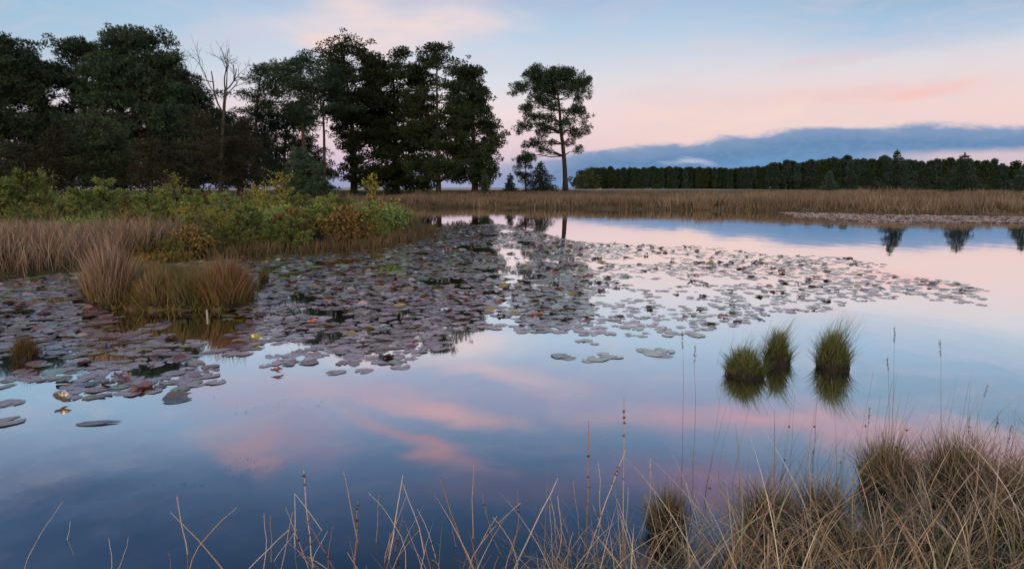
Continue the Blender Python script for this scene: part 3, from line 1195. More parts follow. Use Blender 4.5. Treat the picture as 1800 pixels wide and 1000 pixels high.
# fringe of rusty sedge along the peninsula's shore
line = []
sh = [G(742, 410), G(700, 426), G(640, 436), G(560, 443), G(450, 448), G(330, 456)]
for (x0, y0), (x1, y1) in zip(sh[:-1], sh[1:]):
    L = math.hypot(x1 - x0, y1 - y0)
    t = rng.uniform(0, 1, int(L * 90))
    line.append(np.stack([x0 + (x1 - x0) * t, y0 + (y1 - y0) * t], 1))
line = np.concatenate(line)
line = line + rng.normal(0, .35, line.shape) + [0, .3]
field_of('sedge', tufted(line, .08, 4), lambda p, d: .22 + .35 * fbm(p[:, 0] * .8, p[:, 1] * .8, 55), .014, [(.10, .07, .03), (.08, .08, .03)],
         [(.27, .17, .09), (.22, .13, .06), (.20, .17, .07), (.30, .22, .13)], .3, .3, 3, keep_land=False, label='rusty sedge fringe along the left bank shore')

# tall pinkish dry grass at the left
tl = [G(-150, 492), G(0, 487), G(80, 481), G(160, 470), G(240, 458), (-7.2, 16.4), (-10.5, 16), (-14, 13.6)]
field_of('dry_grass', tufted(scatter(tl, 1100), .09, 8), lambda p, d: .44 + .26 * fbm(p[:, 0], p[:, 1], 60), .017, [(.16, .11, .07), (.12, .11, .05)],
         [(.48, .32, .24), (.36, .23, .16), (.26, .17, .11), (.62, .46, .35)], .28, .3, 3, label='tall pinkish dry grass at the left water edge')

# orange ferny litter on the shore behind the islet
lit = [G(235, 470), G(330, 458), G(360, 440), G(240, 442)]
p = tufted(scatter(lit, 380), .07, 8)
mb = MB()
zz = np.maximum(gz(p[:, 0], p[:, 1]), 0)
leaves(mb, np.column_stack([p, zz + rng.uniform(0, .12, len(p))]), unit(rng.normal(size=(len(p), 3)) + [0, 0, .3]), .10, .05, pal([(.30, .14, .03), (.26, .19, .04), (.18, .18, .04), (.14, .14, .03)], len(p)))
tag(mb.build('bracken', M_LEAF), 'orange and yellow autumn bracken on the shore behind the islet', 'bracken', kind='stuff')


# ------------------------------------------------------------ bushes on the peninsula
BG = [(.20, .31, .09), (.14, .26, .09), (.28, .35, .09), (.11, .19, .06), (.30, .27, .10)]
BY = [(.30, .30, .05), (.20, .25, .05), (.38, .31, .05)]
BB = [(.17, .20, .06), (.15, .19, .06), (.24, .18, .05)]


def bush_proto(kind, H, R, cols):
    root = empty({'pine': 'young_pine', 'birch': 'birch_sapling', 'shrub': 'leafy_shrub'}[kind], (0, 0, 0))
    ms, ml = MB(), MB()
    if kind == 'pine':
        tube(ms, [(0, 0, -.1), (0, 0, H * .6), (0, 0, H)], [.035, .025, .008], (.1, .1, .1), 5)
        for i in range(44):
            t = rng.uniform(.0, .95)
            a = rng.uniform(0, 6.28)
            L_ = R * (1 - t * .65) * rng.uniform(.6, 1.1)
            p0 = np.array([0, 0, H * t * .85])
            tip = p0 + [math.cos(a) * L_, math.sin(a) * L_, L_ * rng.uniform(.35, .8)]
            tube(ms, curve_pts(p0, tip, -.1, 4, .04), [.014, .011, .008, .004], (.1, .1, .1), 3)
            m = 120
            s = rng.uniform(.25, 1.02, m)[:, None]
            c = p0 + (tip - p0) * s
            ax = unit(unit(tip - p0) * .9 + rng.normal(0, .55, (m, 3)) + [0, 0, .2])
            leaves(ml, c, ax, .12 * rng.uniform(.7, 1.3, m), .026, pal(cols, m, .15))
    elif kind == 'birch':
        for s_ in range(3):
            a = rng.uniform(0, 6.28)
            b0 = np.array([math.cos(a) * .05, math.sin(a) * .05, -.05])
            top = np.array([math.cos(a) * R * .5, math.sin(a) * R * .5, H * rng.uniform(.75, 1)])
            pts = curve_pts(b0, top, .02, 7, .05)
            tube(ms, pts, np.linspace(.018, .004, 7), (.1, .1, .1), 4)
            for i in range(16):
                t = rng.uniform(.15, 1)
                p0 = b0 + (top - b0) * t
                a2 = rng.uniform(0, 6.28)
                L_ = R * rng.uniform(.35, 1.1) * (1.15 - t * .6)
                tip = p0 + [math.cos(a2) * L_, math.sin(a2) * L_, L_ * rng.uniform(.5, 1.2)]
                tube(ms, [p0, tip], [.006, .002], (.1, .1, .1), 3)
                m = 11
                c = p0 + (tip - p0) * rng.uniform(.2, 1, m)[:, None] + rng.normal(0, .03, (m, 3))
                leaves(ml, c, unit(rng.normal(size=(m, 3)) + [0, 0, -.2]), .065, .05, pal(cols, m, .2))
    else:
        n = 26
        for i in range(n):
            a = rng.uniform(0, 6.28)
            q = rng.uniform(0, 1) ** .5
            tip = np.array([math.cos(a) * R * q, math.sin(a) * R * q, H * (1 - q * .45) * rng.uniform(.6, 1)])
            tube(ms, curve_pts((0, 0, -.05), tip, .1, 5, .08), np.linspace(.012, .003, 5), (.1, .1, .1), 3)
            m = 110
            c = tip * rng.uniform(.35, 1.03, m)[:, None] + rng.normal(0, .07, (m, 3))
            leaves(ml, c, unit(rng.normal(size=(m, 3)) + [0, 0, .4]), .07 * rng.uniform(.7, 1.3, m), .045, pal(cols, m, .2))
    ms.build('stem', M_DBARK, root)
    ml.build('foliage', M_BUSH, root)
    return root


B = {}
for i in range(3):
    B['pine%d' % i] = (bush_proto('pine', 1.5, .62, BG), 1.5)
for i in range(2):
    B['birchY%d' % i] = (bush_proto('birch', 1.7, .55, BY), 1.7)
B['birchG0'] = (bush_proto('birch', 1.6, .6, BB), 1.6)
for i in range(2):
    B['shrub%d' % i] = (bush_proto('shrub', 1.1, .62, BG if i else BB), 1.1)
B['shrubR'] = (bush_proto('shrub', .8, .5, [(.20, .12, .05), (.24, .15, .05), (.14, .12, .05)]), .8)
used = set()


def bush(kind, px, top, D, label, cat, group=None, wide=1.0):
    proto, h0 = B[kind]
    x = (px - 900) / F * D
    z0 = gz1(x, D) - .03
    x = at(px, top, D)[0]
    H = at(px, top, D)[2] - z0
    s = max(H / h0, .25)
    scl = (s * wide, s * wide, s)
    if kind not in used:
        used.add(kind)
        proto.location = (x, D, z0)
        proto.rotation_euler.z = rng.uniform(0, 6.28)
        proto.scale = scl
        o = proto
        o['label'] = label
        if group:
            o['group'] = group
    else:
        o = copy_thing(proto, (x, D, z0), rng.uniform(0, 6.28), scl, label, group)
        if not group and 'group' in o:
            del o['group']
    o['category'] = cat
    return o


GY = 'young pines and shrubs on the left bank'
for kind, px, top, D, lab, cat, wide in [
    ('pine0', 42, 283, 21, 'tall bluish green young pine with upright shoots, back row by the left edge', 'shrub', 1.0),
    ('pine1', -20, 300, 20, 'young pine half cut off by the left edge', 'shrub', 1.0),
    ('birchG0', 92, 302, 22, 'thin yellowish green sapling right of the leftmost tall young pine', 'shrub', 1.1),
    ('pine2', 182, 306, 22, 'bushy bright green young pine with a flat top, in front of the round dark pine', 'shrub', 1.3),
    ('pine1', 140, 320, 21, 'lower young pine left of the flat-topped one', 'shrub', 1.1),
    ('pine0', 245, 326, 22, 'young pine right of the flat-topped one', 'shrub', 1.1),
    ('birchG0', 318, 306, 24, 'olive sapling with upright twigs in the back row before the brown shrub', 'shrub', 1.0),
    ('pine2', 288, 330, 23, 'green young pine just left of the olive sapling', 'shrub', 1.1),
    ('pine1', 385, 330, 23, 'rounded blue-green young pine below the dead tree', 'shrub', 1.2),
    ('pine0', 425, 342, 22, 'low young pine right of the rounded blue-green one', 'shrub', 1.2),
    ('birchY0', 482, 296, 22, 'bright yellow-green birch sapling, tallest yellow one in the middle of the left bank', 'shrub', 1.0),
    ('birchY1', 455, 322, 24, 'short yellowing birch sapling left of the tall yellow one', 'shrub', .9),
    ('birchY1', 598, 342, 21, 'golden yellow sapling between the two tallest birch saplings', 'shrub', 1.0),
    ('birchY0', 657, 300, 24, 'loose airy yellow birch sapling near the tip of the left bank', 'shrub', .9),
    ('pine2', 562, 345, 23, 'small green young pine left of the golden yellow sapling', 'shrub', 1.2),
    ('shrub1', 690, 355, 22, 'rounded green shrub right of the loose birch sapling at the bank tip', 'shrub', 1.2),
    ('shrub0', 640, 372, 20, 'low olive shrub in front of the loose birch sapling', 'shrub', 1.2),
    ('birchG0', 725, 372, 22, 'small twiggy sapling last on the tip of the left bank', 'shrub', .9),
]:
    bush(kind, px, top, D, lab, cat, GY, wide)
kinds = ['pine0', 'pine1', 'pine2', 'shrub0', 'shrub1', 'birchG0', 'shrub1', 'pine1', 'shrub1', 'shrubR', 'pine0', 'birchY1', 'shrub0', 'pine2', 'shrub1', 'birchG0']
desc = {'p': 'low green young pine crowded in the thicket on the left bank', 's': 'low leafy shrub crowded in the thicket on the left bank', 'b': 'slim leafy sapling rising out of the thicket on the left bank'}
k = 0
for row, (D0, topy, x0, x1, n) in enumerate([(24.5, 330, -60, 560, 20), (20.5, 344, -70, 690, 24), (18.0, 362, -70, 680, 22), (16.4, 378, 40, 640, 20), (15.2, 398, 240, 580, 9)]):
    for i in range(n):
        px = x0 + (x1 - x0) * (i + rng.uniform(.1, .9)) / n
        D = D0 + rng.uniform(-.7, .7)
        x = (px - 900) / F * D
        if in_poly(np.array([x]), np.array([D]), POND)[0]:
            continue
        kd = kinds[int(rng.integers(0, len(kinds)))]
        bush(kd, px, topy + rng.uniform(-14, 16), D, desc[kd[0]], 'shrub', GY, rng.uniform(.95, 1.45))
for kname, (proto, _) in B.items():
    if kname not in used:
        bush(kname, 300, 360, 19, desc[kname[0]], 'shrub', GY, 1.2)


# ------------------------------------------------------------ tussocks
def tussock(name, label, x, y, R, H, n, w, c0, c1, group=None, lean=.35, bend=.5, z0=None, mound=None, droop=.15, wild=0, shag=.9, foot=1.0):
    z0 = 0.0 if z0 is None else z0
    root = empty(name, (x, y, z0))
    tag(root, label, 'grass', group)
    mh = mound if mound is not None else H * .3
    # peaty foot
    m = MB()
    nr, ns = 6, 18
    V = []
    for i in range(nr):
        t = i / (nr - 1)
        for j in range(ns):
            a = 2 * math.pi * j / ns
            rr = foot * R * (.75 - .05 * math.sin(3 * t)) * math.sqrt(max(0, 1 - t ** 2.4)) * (1 + .22 * (vnoise(math.cos(a) * 2 + x * 9, math.sin(a) * 2 + t * 2, 5) - .5))
            V.append((math.cos(a) * rr, math.sin(a) * rr, -.05 + (mh + .05) * t))
    f = []
    for i in range(nr - 1):
        for j in range(ns):
            a, b = i * ns + j, i * ns + (j + 1) % ns
            f += [(a, b, b + ns), (a, b + ns, a + ns)]
    m.add(V, f, (.018, .013, .010))
    m.build('root_mound', M_PEAT, root, smooth=True)
    g = MB()
    a = rng.uniform(0, 6.28, n)
    q = rng.uniform(0, 1, n) ** .6
    bx, by = np.cos(a) * R * .72 * q, np.sin(a) * R * .72 * q
    bz = mh * (1 - q ** 2.2) * .9 + .0
    h = H * rng.uniform(.5, 1.05, n) * (1 - .28 * q)
    az = a + rng.normal(0, shag, n)
    h = h * np.where(rng.uniform(size=n) < .35 * min(shag, 1), rng.uniform(.35, .8, n), 1)
    blades(g, np.column_stack([bx, by, bz]), h, w * rng.uniform(.6, 1.3, n), az, lean * (q * .7 + .3 * rng.uniform(0, shag, n)) * rng.uniform(.3, 1.3, n), bend * rng.uniform(.1, 1, n) * (.35 + q), pal(c0, n), pal(c1, n), 4, droop * rng.uniform(0, 1.6, n) * (.4 + q))
    if wild:
        k_ = wild
        a = rng.uniform(-.9, 1.2, k_)
        blades(g, np.column_stack([rng.normal(0, R * .3, (k_, 2)), np.full(k_, mh * .7)]), H * rng.uniform(1.1, 1.7, k_), w * .6, a, .45 * rng.uniform(0, 1, k_), .2, pal(c0, k_), pal(c1, k_), 4, .1)
    g.build('blades', M_GRASS, root)
    return root


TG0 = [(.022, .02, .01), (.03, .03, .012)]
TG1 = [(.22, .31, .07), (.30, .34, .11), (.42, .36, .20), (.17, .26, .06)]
GT = 'green tussocks standing in open water on the right'
x, y = G(1308, 659)
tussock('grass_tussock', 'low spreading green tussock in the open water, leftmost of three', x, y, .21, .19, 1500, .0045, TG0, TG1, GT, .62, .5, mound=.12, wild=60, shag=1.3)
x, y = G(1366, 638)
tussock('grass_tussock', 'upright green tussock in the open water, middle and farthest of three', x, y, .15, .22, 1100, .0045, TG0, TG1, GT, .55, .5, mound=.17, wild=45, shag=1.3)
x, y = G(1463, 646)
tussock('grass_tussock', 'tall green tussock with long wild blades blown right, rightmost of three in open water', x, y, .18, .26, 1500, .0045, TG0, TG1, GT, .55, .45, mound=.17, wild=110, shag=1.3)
x, y = G(46, 632)
tussock('grass_tussock', 'squat rusty tussock standing in the lily pads by the left edge', x, y, .13, .17, 750, .006, [(.06, .04, .02)], [(.22, .13, .05), (.17, .12, .04), (.26, .17, .07)], None, .5, .4, mound=.11)
x, y = G(464, 497)
tussock('grass_tussock', 'small orange-green tussock in the pads right of the islet', x, y, .10, .24, 260, .009, [(.06, .05, .02)], [(.24, .15, .05), (.18, .16, .05)], None, .4, .3, mound=.08)
# islet tussocks
GI = 'tussocks growing on the islet'
zi = .08
x, y = G(195, 541)
tussock('grass_tussock', 'tall pinkish dry tussock at the left end of the islet', x, y, .33, .80, 1500, .011, [(.14, .10, .05), (.12, .13, .04)], [(.42, .28, .20), (.36, .24, .16), (.30, .19, .12), (.5, .36, .28)], GI, .35, .22, zi, .15, .03, foot=.5)
x, y = G(166, 537)
tussock('grass_tussock', 'shorter olive tussock on the far left rim of the islet', x, y, .18, .5, 420, .009, [(.07, .08, .03)], [(.20, .16, .08), (.13, .14, .05)], GI, .4, .25, zi, .1, .05, foot=.5)
x, y = G(280, 543)
tussock('grass_tussock', 'thin straw tussock in the middle of the islet', x, y, .28, .42, 1000, .011, [(.10, .10, .03), (.12, .08, .04)], [(.38, .26, .15), (.26, .18, .09), (.20, .18, .06)], GI, .4, .25, zi, .12, .05, foot=.5)
x, y = G(335, 544)
tussock('grass_tussock', 'low olive tussock between the straw one and the rusty one on the islet', x, y, .28, .40, 1000, .011, [(.08, .09, .03)], [(.26, .18, .09), (.17, .17, .05)], GI, .4, .3, zi, .12, .05, foot=.5)
x, y = G(398, 542)
tussock('grass_tussock', 'wide rusty red tussock at the right end of the islet', x, y, .38, .52, 2100, .011, [(.10, .11, .03), (.13, .09, .03)], [(.34, .17, .10), (.28, .15, .07), (.24, .18, .07), (.36, .22, .14)], GI, .5, .3, zi, .18, .04, foot=.5)
# moss cushions
for (px, py, rp, lab) in [(228, 536, 20, 'bright yellow-green moss cushion under the tall tussock on the islet'), (295, 540, 17, 'smaller yellow-green moss cushion at the front middle of the islet')]:
    x, y = G(px, py)
    m = MB()
    R = rp * y / F
    V, f = [], []
    for i in range(7):
        for j in range(20):
            t, a = i / 6, 2 * math.pi * j / 20
            rr = R * math.cos(t * 1.55) * (1 + .3 * (vnoise(math.cos(a) * 2 + px, math.sin(a) * 2, 2) - .5))
            V.append((math.cos(a) * rr * 1.1, math.sin(a) * rr, -.03 + math.sin(t * 1.57) * R * .8 + .015 * vnoise(i * 1.7, j * 1.3, 3)))
    for i in range(6):
        for j in range(20):
            a, b = i * 20 + j, i * 20 + (j + 1) % 20
            f += [(a, b, b + 20), (a, b + 20, a + 20)]
    m.add(V, f, (.13, .15, .02))
    V = np.array(V)
    c = V[rng.integers(0, len(V), 900)] + rng.normal(0, .008, (900, 3))
    leaves(m, c, unit(c + rng.normal(0, .05, c.shape)), .022, .010, pal([(.17, .20, .03), (.12, .14, .02), (.20, .19, .03)], 900))
    o = m.build('moss_cushion', M_MOSS, smooth=False)
    o.location = (x, y, max(gz1(x, y), 0) + .01)
    tag(o, lab, 'moss', 'moss cushions on the islet')
# short sedge and peat on the islet
p = tufted(scatter(ISLET, 1500), .03, 6)
p = p[in_poly(p[:, 0], p[:, 1], [((a - np.mean([q[0] for q in ISLET])) * 1.06 + np.mean([q[0] for q in ISLET]), (b - np.mean([q[1] for q in ISLET])) * 1.06 + np.mean([q[1] for q in ISLET])) for a, b in ISLET])]
field_of('sedge', p, lambda p, d: .17 + .26 * fbm(p[:, 0] * 4, p[:, 1] * 4, 77), .010, [(.10, .08, .03), (.13, .13, .03)], [(.24, .22, .05), (.36, .20, .10), (.20, .17, .05), (.30, .24, .12)], .5, .5, 3, keep_land=False, label='short olive sedge covering the islet')
# pale stake in the water
x, y = G(364, 557)
m = MB()
tube(m, [(0, 0, -.2), (.004, 0, .05), (.0, 0, .085), (0, 0, .09)], [.012, .012, .010, .003], (.4, .36, .36), 9)
o = m.build('wooden_stake', attr_mat('weathered_wood', .8, .2, .5, 60))
o.location = (x, y, 0)
tag(o, 'short pale weathered stake standing in the water before the islet', 'stake')

# ------------------------------------------------------------ near bank: tussocks, sedge, stems
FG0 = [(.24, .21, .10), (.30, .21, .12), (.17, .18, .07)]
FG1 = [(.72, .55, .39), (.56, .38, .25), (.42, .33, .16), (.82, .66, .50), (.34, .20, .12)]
SPL = [(.74, .60, .46), (.60, .45, .31), (.82, .70, .56)]
GN = 'tussocks of the near bank'
for (px, py, R, H, n, lab, w8) in [
    (1172, 935, .12, .21, 900, 'small brown and green tussock standing alone in the water left of the near grass', .003),
    (1345, 945, .15, .32, 650, 'green-based tussock at the left front of the near grass', .0038),
    (1440, 940, .15, .32, 560, 'bleached tussock between the green-based one and the tall right ones', .0038),
    (1560, 858, .18, .32, 1200, 'dark green tussock at the water edge, left of the pair on the right', .0038),
    (1680, 868, .20, .36, 1400, 'taller green and straw tussock at the water edge, right of the pair', .0038),
    (1790, 905, .19, .36, 1100, 'straw tussock cut by the right edge of the picture', .0038),
]:
    x, y = G(px, py)
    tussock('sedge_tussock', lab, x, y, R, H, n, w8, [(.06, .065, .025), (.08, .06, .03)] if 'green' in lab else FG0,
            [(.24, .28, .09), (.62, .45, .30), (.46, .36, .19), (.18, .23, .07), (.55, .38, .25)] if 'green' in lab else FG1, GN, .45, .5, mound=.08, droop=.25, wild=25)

nearp = [(-.5, 1.75), (.25, 2.3), G(1180, 990), G(1290, 968), G(1400, 935), G(1500, 912), G(1650, 880), G(1800, 850), (5.2, 4.6), (4.5, 2.2), (2.5, 1.6), (1.0, 1.5)]
p = tufted(scatter(nearp, 700), .028, 8)
d = poly_dist(p[:, 0], p[:, 1], POND)
ok = (p[:, 1] > 1.7)
p = p[ok]
n = len(p)
z = np.maximum(gz(p[:, 0], p[:, 1]), 0) - .03
h = (.22 + .30 * fbm(p[:, 0] * 2.2, p[:, 1] * 2.2, 70)) * rng.uniform(.5, 1.25, n)
mb = MB()
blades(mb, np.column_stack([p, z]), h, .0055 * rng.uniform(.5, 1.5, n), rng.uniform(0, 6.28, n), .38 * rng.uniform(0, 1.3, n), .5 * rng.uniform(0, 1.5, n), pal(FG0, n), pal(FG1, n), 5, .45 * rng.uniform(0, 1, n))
# matted fallen straw
q = tufted(scatter(nearp, 900), .06, 4)
q = q[q[:, 1] > 1.8]
n = len(q)
zq = np.maximum(gz(q[:, 0], q[:, 1]), 0) + rng.uniform(.0, .16, n)
blades(mb, np.column_stack([q, zq]), .12 * rng.uniform(.3, 1, n), .004, rng.uniform(0, 6.28, n), 1.8, 1.0, pal(FG0, n), pal(FG1, n), 4, .5)
kk = 170
q = scatter(nearp, kk)
q = q[q[:, 1] > 1.8]
kk = len(q)
zq = np.maximum(gz(q[:, 0], q[:, 1]), 0) - .02
blades(mb, np.column_stack([q, zq]), rng.uniform(.35, .62, kk), .005, rng.uniform(0, 6.28, kk), .5 * rng.uniform(0, 1, kk), .9 * rng.uniform(.2, 1, kk), pal(SPL, kk), pal(SPL, kk), 9, .6 * rng.uniform(0, 1, kk))
tag(mb.build('bank_sedge', M_GRASS), 'tangled bleached sedge covering the near bank at lower right', 'grass', kind='stuff')


def stem(px0, py0, px1, py1, Y, label, group, col, rad=.0025, heads=0, bendx=0, head='bur'):
    """a dry stalk from its foot (px0, py0) to its tip (px1, py1), at distance Y"""
    a, b = at(px0, py0, Y), at(px1, py1, Y + rng.uniform(-.15, .15))
    if a[2] > 0.02:
        a[2] = max(min(gz1(a[0], a[1]), .3), -.02)
    n = 9
    t = np.linspace(0, 1, n)[:, None]
    pts = a + (b - a) * t
    pts[:, 0] += bendx * np.sin(t[:, 0] * math.pi) + rng.normal(0, .002, n)
    root = empty('dry_stem', a)
    tag(root, label, 'stem', group)
    m = MB()
    tube(m, pts - a, np.linspace(rad, rad * .35, n), col, 5)
    m.build('stalk', M_SEED, root)
    if heads:
        m = MB()
        if head == 'bur':
            for _ in range(heads):
                tt = rng.uniform(.45, .97)
                c = np.array([np.interp(tt, t[:, 0], pts[:, k]) for k in range(3)]) - a
                k_ = 26
                m = MB()
                leaves(m, c + rng.normal(0, .0015, (k_, 3)), unit(rng.normal(size=(k_, 3))), .006, .004, pal([(.12, .06, .035), (.20, .10, .05)], k_))
                m.build('seed_head', M_SEED, root)
        else:
            c0 = pts[-1] - a
            k_ = 46
            s = rng.uniform(-.075, .01, k_)
            c = c0 + unit(pts[-1] - pts[-2]) * s[:, None] + rng.normal(0, .002, (k_, 3))
            leaves(m, c, unit(rng.normal(0, .3, (k_, 3)) + unit(pts[-1] - pts[-2])), .012, .0022, pal([(.20, .14, .10), (.14, .10, .08)], k_))
            m.build('seed_head', M_SEED, root)
    return root


SP = [(.62, .50, .40), (.50, .36, .25), (.40, .24, .15), (.70, .60, .50)]
GB = 'dry stems along the bottom edge'
LB = 'pale dry stem rising from the near bank along the bottom edge'
# hand-placed larger ones, foot below the picture
hand = [(350, 1080, 310, 872, 0, 'pale crooked stem leaning left, first from the left'), (450, 1090, 300, 900, .03, 'long pale stem leaning far left across its neighbour'), (478, 1060, 476, 905, 0, 'straight pale upright stem at the left of the bottom edge'),
        (520, 1060, 517, 868, 0, 'thick reddish straight stem left of the tallest bottom stems'), (555, 1060, 533, 825, 0, 'tall stem tapering to a point, left of the burred stem'),
        (650, 1060, 604, 828, 0, 'tall reddish stem leaning left beside the burred stem'), (620, 1060, 630, 880, 0, 'reddish stem with brown burs in the bottom left cluster'),
        (672, 1060, 708, 835, 0, 'long pale stem leaning right toward the bottom centre'), (760, 1060, 708, 850, .02, 'curving stem leaning left at the bottom centre'),
        (832, 1060, 830, 815, 0, 'straight bare stem, tallest at the bottom centre'), (850, 1060, 772, 840, 0, 'thin stem leaning left beside the tallest centre stem'),
        (875, 1060, 980, 840, 0, 'long pale stem leaning far right past the centre'), (1010, 1040, 1098, 790, 0, 'stem leaning right with dark burs left of the lone tussock'),
        (1095, 1040, 1096, 700, 0, 'tall upright stem with brown burs up its length, left of the lone tussock'), (1030, 1040, 1035, 740, 0, 'thin dark upright stem with burs beside the tall burred one')]
for i, (a, b, c, d_, bd, lab) in enumerate(hand):
    bur = 'bur' in lab.split('beside')[0] or 'burs' in lab
    stem(a, b, c, d_, 2.5 + .25 * rng.uniform(), lab, GB, SP[i % 4], .0042, 6 if bur else 0, bd)
for i in range(75):
    px = rng.choice([rng.uniform(80, 600), rng.uniform(500, 1000), rng.uniform(850, 1250)], p=[.2, .35, .45])
    lean_ = rng.normal(0, 55)
    top = rng.uniform(860, 985) if px < 1000 else rng.uniform(800, 960)
    stem(px + lean_, 1075, px, top, rng.uniform(2.35, 2.75), LB, GB, SP[int(rng.integers(0, 4))], rng.uniform(.0018, .0034), int(rng.uniform() < .2) * 2, rng.normal(0, .045))
# three tall moor-grass stalks left of the near grass
for (a, c, t, lab) in [(1194, 1200, 588, 'tall thin grass stalk, left of the two rising from the lone tussock'), (1212, 1222, 610, 'second tall thin grass stalk rising from the lone tussock')]:
    stem(a, 930, c, t, 3.05, lab, 'tall grass stalks at the right', (.22, .16, .12), .0016, 1, .01, 'spike')
GA = 'tall grass stalks at the right'
for (a, c, t, lab) in [(1558, 1572, 578, 'tallest hooked grass stalk over the right tussock pair'), (1560, 1560, 632, 'grass stalk with a bent head beside the tallest one'), (1650, 1652, 602, 'tall grass stalk right of centre in the near grass')]:
    stem(a, 880, c, t, 3.3, lab, GA, (.24, .18, .14), .0015, 1, .01, 'spike')
for i in range(48):
    px = rng.uniform(1270, 1800)
    Y = rng.uniform(2.9, 3.7)
    top = rng.uniform(640, 800)
    stem(px - rng.uniform(-10, 60), 930, px, top, Y, 'thin seeding grass stalk rising above the near bank sedge', GA, [(.24, .18, .14), (.34, .26, .2), (.14, .1, .08)][i % 3], rng.uniform(.0009, .0015), int(rng.uniform() < .35) + (i % 3 == 0), rng.normal(0, .02), 'spike' if i % 3 else 'bur')

# ------------------------------------------------------------ lily pads
RAFT = [(742, 404), (800, 396), (880, 394), (955, 410), (1010, 424), (1120, 429), (1230, 433), (1350, 447), (1480, 452), (1555, 464), (1548, 478), (1600, 488), (1660, 494), (1725, 503), (1735, 536), (1690, 534), (1600, 526), (1520, 536), (1440, 548), (1360, 556),
        (1300, 574), (1240, 582), (1180, 586), (1080, 596), (1000, 592), (930, 588), (870, 582), (812, 584), (800, 604), (770, 626), (700, 644), (600, 650), (560, 638), (470, 650), (400, 662), (330, 688), (240, 695), (170, 700), (60, 716), (0, 722), (-260, 760),
        (-420, 520), (-200, 498), (0, 492), (150, 479), (300, 462), (450, 450), (560, 446), (650, 440), (715, 428), (745, 414)]


def pad_shape(seed, kind='flat'):
    r_ = np.random.default_rng(seed)
    ns = 18
    notch = .22 + .18 * r_.uniform()
    a = np.linspace(notch, 2 * math.pi - notch, ns)
    V = [(0, 0, 0.0)]
    ph = r_.uniform(0, 6.28, 3)
    for rr in (.55, .85, 1.0):
        for t in a:
            q = rr * (1 + .07 * math.sin(3 * t + ph[0]) + .05 * math.sin(7 * t + ph[1]) - .10 * (r_.uniform() < .15) * (rr > .8))
            x, y = q * math.cos(t) * 1.06, q * math.sin(t) * .94
            z = .008 * rr * math.sin(2 * t + ph[2]) + (.012 * (rr - .55) * (1 + math.sin(3 * t + ph[1])))
            if kind == 'curl':
                k_ = max(0, x * math.cos(ph[0]) + y * math.sin(ph[0]) - .1)
                z += .42 * k_ ** 1.3
            if kind == 'fold':
                u = x * math.cos(ph[0]) + y * math.sin(ph[0])
                z += (.75 if seed >= 52 else .35) * abs(u) + .12 * math.sin(5 * t + ph[1]) * rr
            V.append((x, y, z + .002))
    V = np.array(V)
    if kind == 'fold':
        c_, s_ = math.cos(ph[0]), math.sin(ph[0])
        u = V[:, 0] * c_ + V[:, 1] * s_
        w_ = -V[:, 0] * s_ + V[:, 1] * c_
        V[:, 0] = u * .55 * c_ - w_ * s_
        V[:, 1] = u * .55 * s_ + w_ * c_
    f = [(0, 1 + i, 2 + i) for i in range(ns - 1)]
    for k_ in range(2):
        o_ = 1 + k_ * ns
        for i in range(ns - 1):
            f += [(o_ + i, o_ + ns + i, o_ + ns + i + 1), (o_ + i, o_ + ns + i + 1, o_ + i + 1)]
    return V, np.array(f)


SH = [pad_shape(i) for i in range(8)] + [pad_shape(20 + i, 'curl') for i in range(4)] + [pad_shape(40 + i, 'fold') for i in range(4)]
PCOL = {
    'mauve grey': [(.54, .36, .34), (.46, .29, .27), (.60, .43, .40)],
    'dull green': [(.34, .42, .24), (.42, .48, .32), (.26, .33, .16)],
    'reddish brown': [(.32, .12, .07), (.22, .08, .05)],
    'yellow green': [(.40, .32, .05), (.34, .22, .05)],
    'pale green': [(.50, .50, .30), (.42, .40, .26)],
    'dark brown': [(.05, .03, .02), (.10, .06, .03)]}
PN = list(PCOL)


def pad_positions():
    xs, ys = [], []
    Y = 3.6
    P = []
    while Y < 33:
        st = .118 if Y < 14 else .150
        x = np.arange(-1.35 * Y - 2, .75 * Y + 1, st)
        x = x + rng.uniform(-.055, .055, len(x))
        y = Y + rng.uniform(-.06, .06, len(x))
        P.append(np.stack([x, y], 1))
        Y += st * .93
    P = np.concatenate(P)
    px, py = proj(P[:, 0], P[:, 1], 0)
    wob = (fbm(P[:, 0] * 1.3, P[:, 1] * 1.3, 90) - .5)
    wx = px + wob * 40 * (4 / P[:, 1] + .3)
    wy = py + wob * 26 * (5 / P[:, 1])
    ok = in_poly(wx, wy, RAFT)
    ok &= ~in_poly(P[:, 0], P[:, 1], ISLET) & in_poly(P[:, 0], P[:, 1], POND)
    # open leads and thinner cover
    n1 = fbm(P[:, 0] * .9 + 5, P[:, 1] * .55, 101)
    n2 = fbm(P[:, 0] * 3.1, P[:, 1] * 2.2, 111, 2)
    dens = np.interp(px, [-400, 0, 150, 420, 700, 850, 1000, 1300, 1750], [.74, .78, .82, .90, .88, .84, .84, .88, .85])
    lead = np.exp(-((px - 880 - (py - 450) * .15) / 42) ** 2) * np.clip((py - 425) / 30, 0, 1) * .16
    shade = np.exp(-((px - 290) / 170) ** 2 - ((py - 565) / 22) ** 2) * .45     # few leaves right before the islet
    val = n1 * .6 + n2 * .4
    thr = np.quantile(val, 1 - np.clip(dens - lead - shade, 0.05, 1)) if False else None
    rank = np.argsort(np.argsort(val)) / len(val)
    ok &= rank < (dens - lead - shade)
    sparse = np.clip((px - 1000) / 120, 0, 1)
    ok &= rng.uniform(size=len(val)) > .42 * sparse
    return P[ok], px[ok], py[ok]


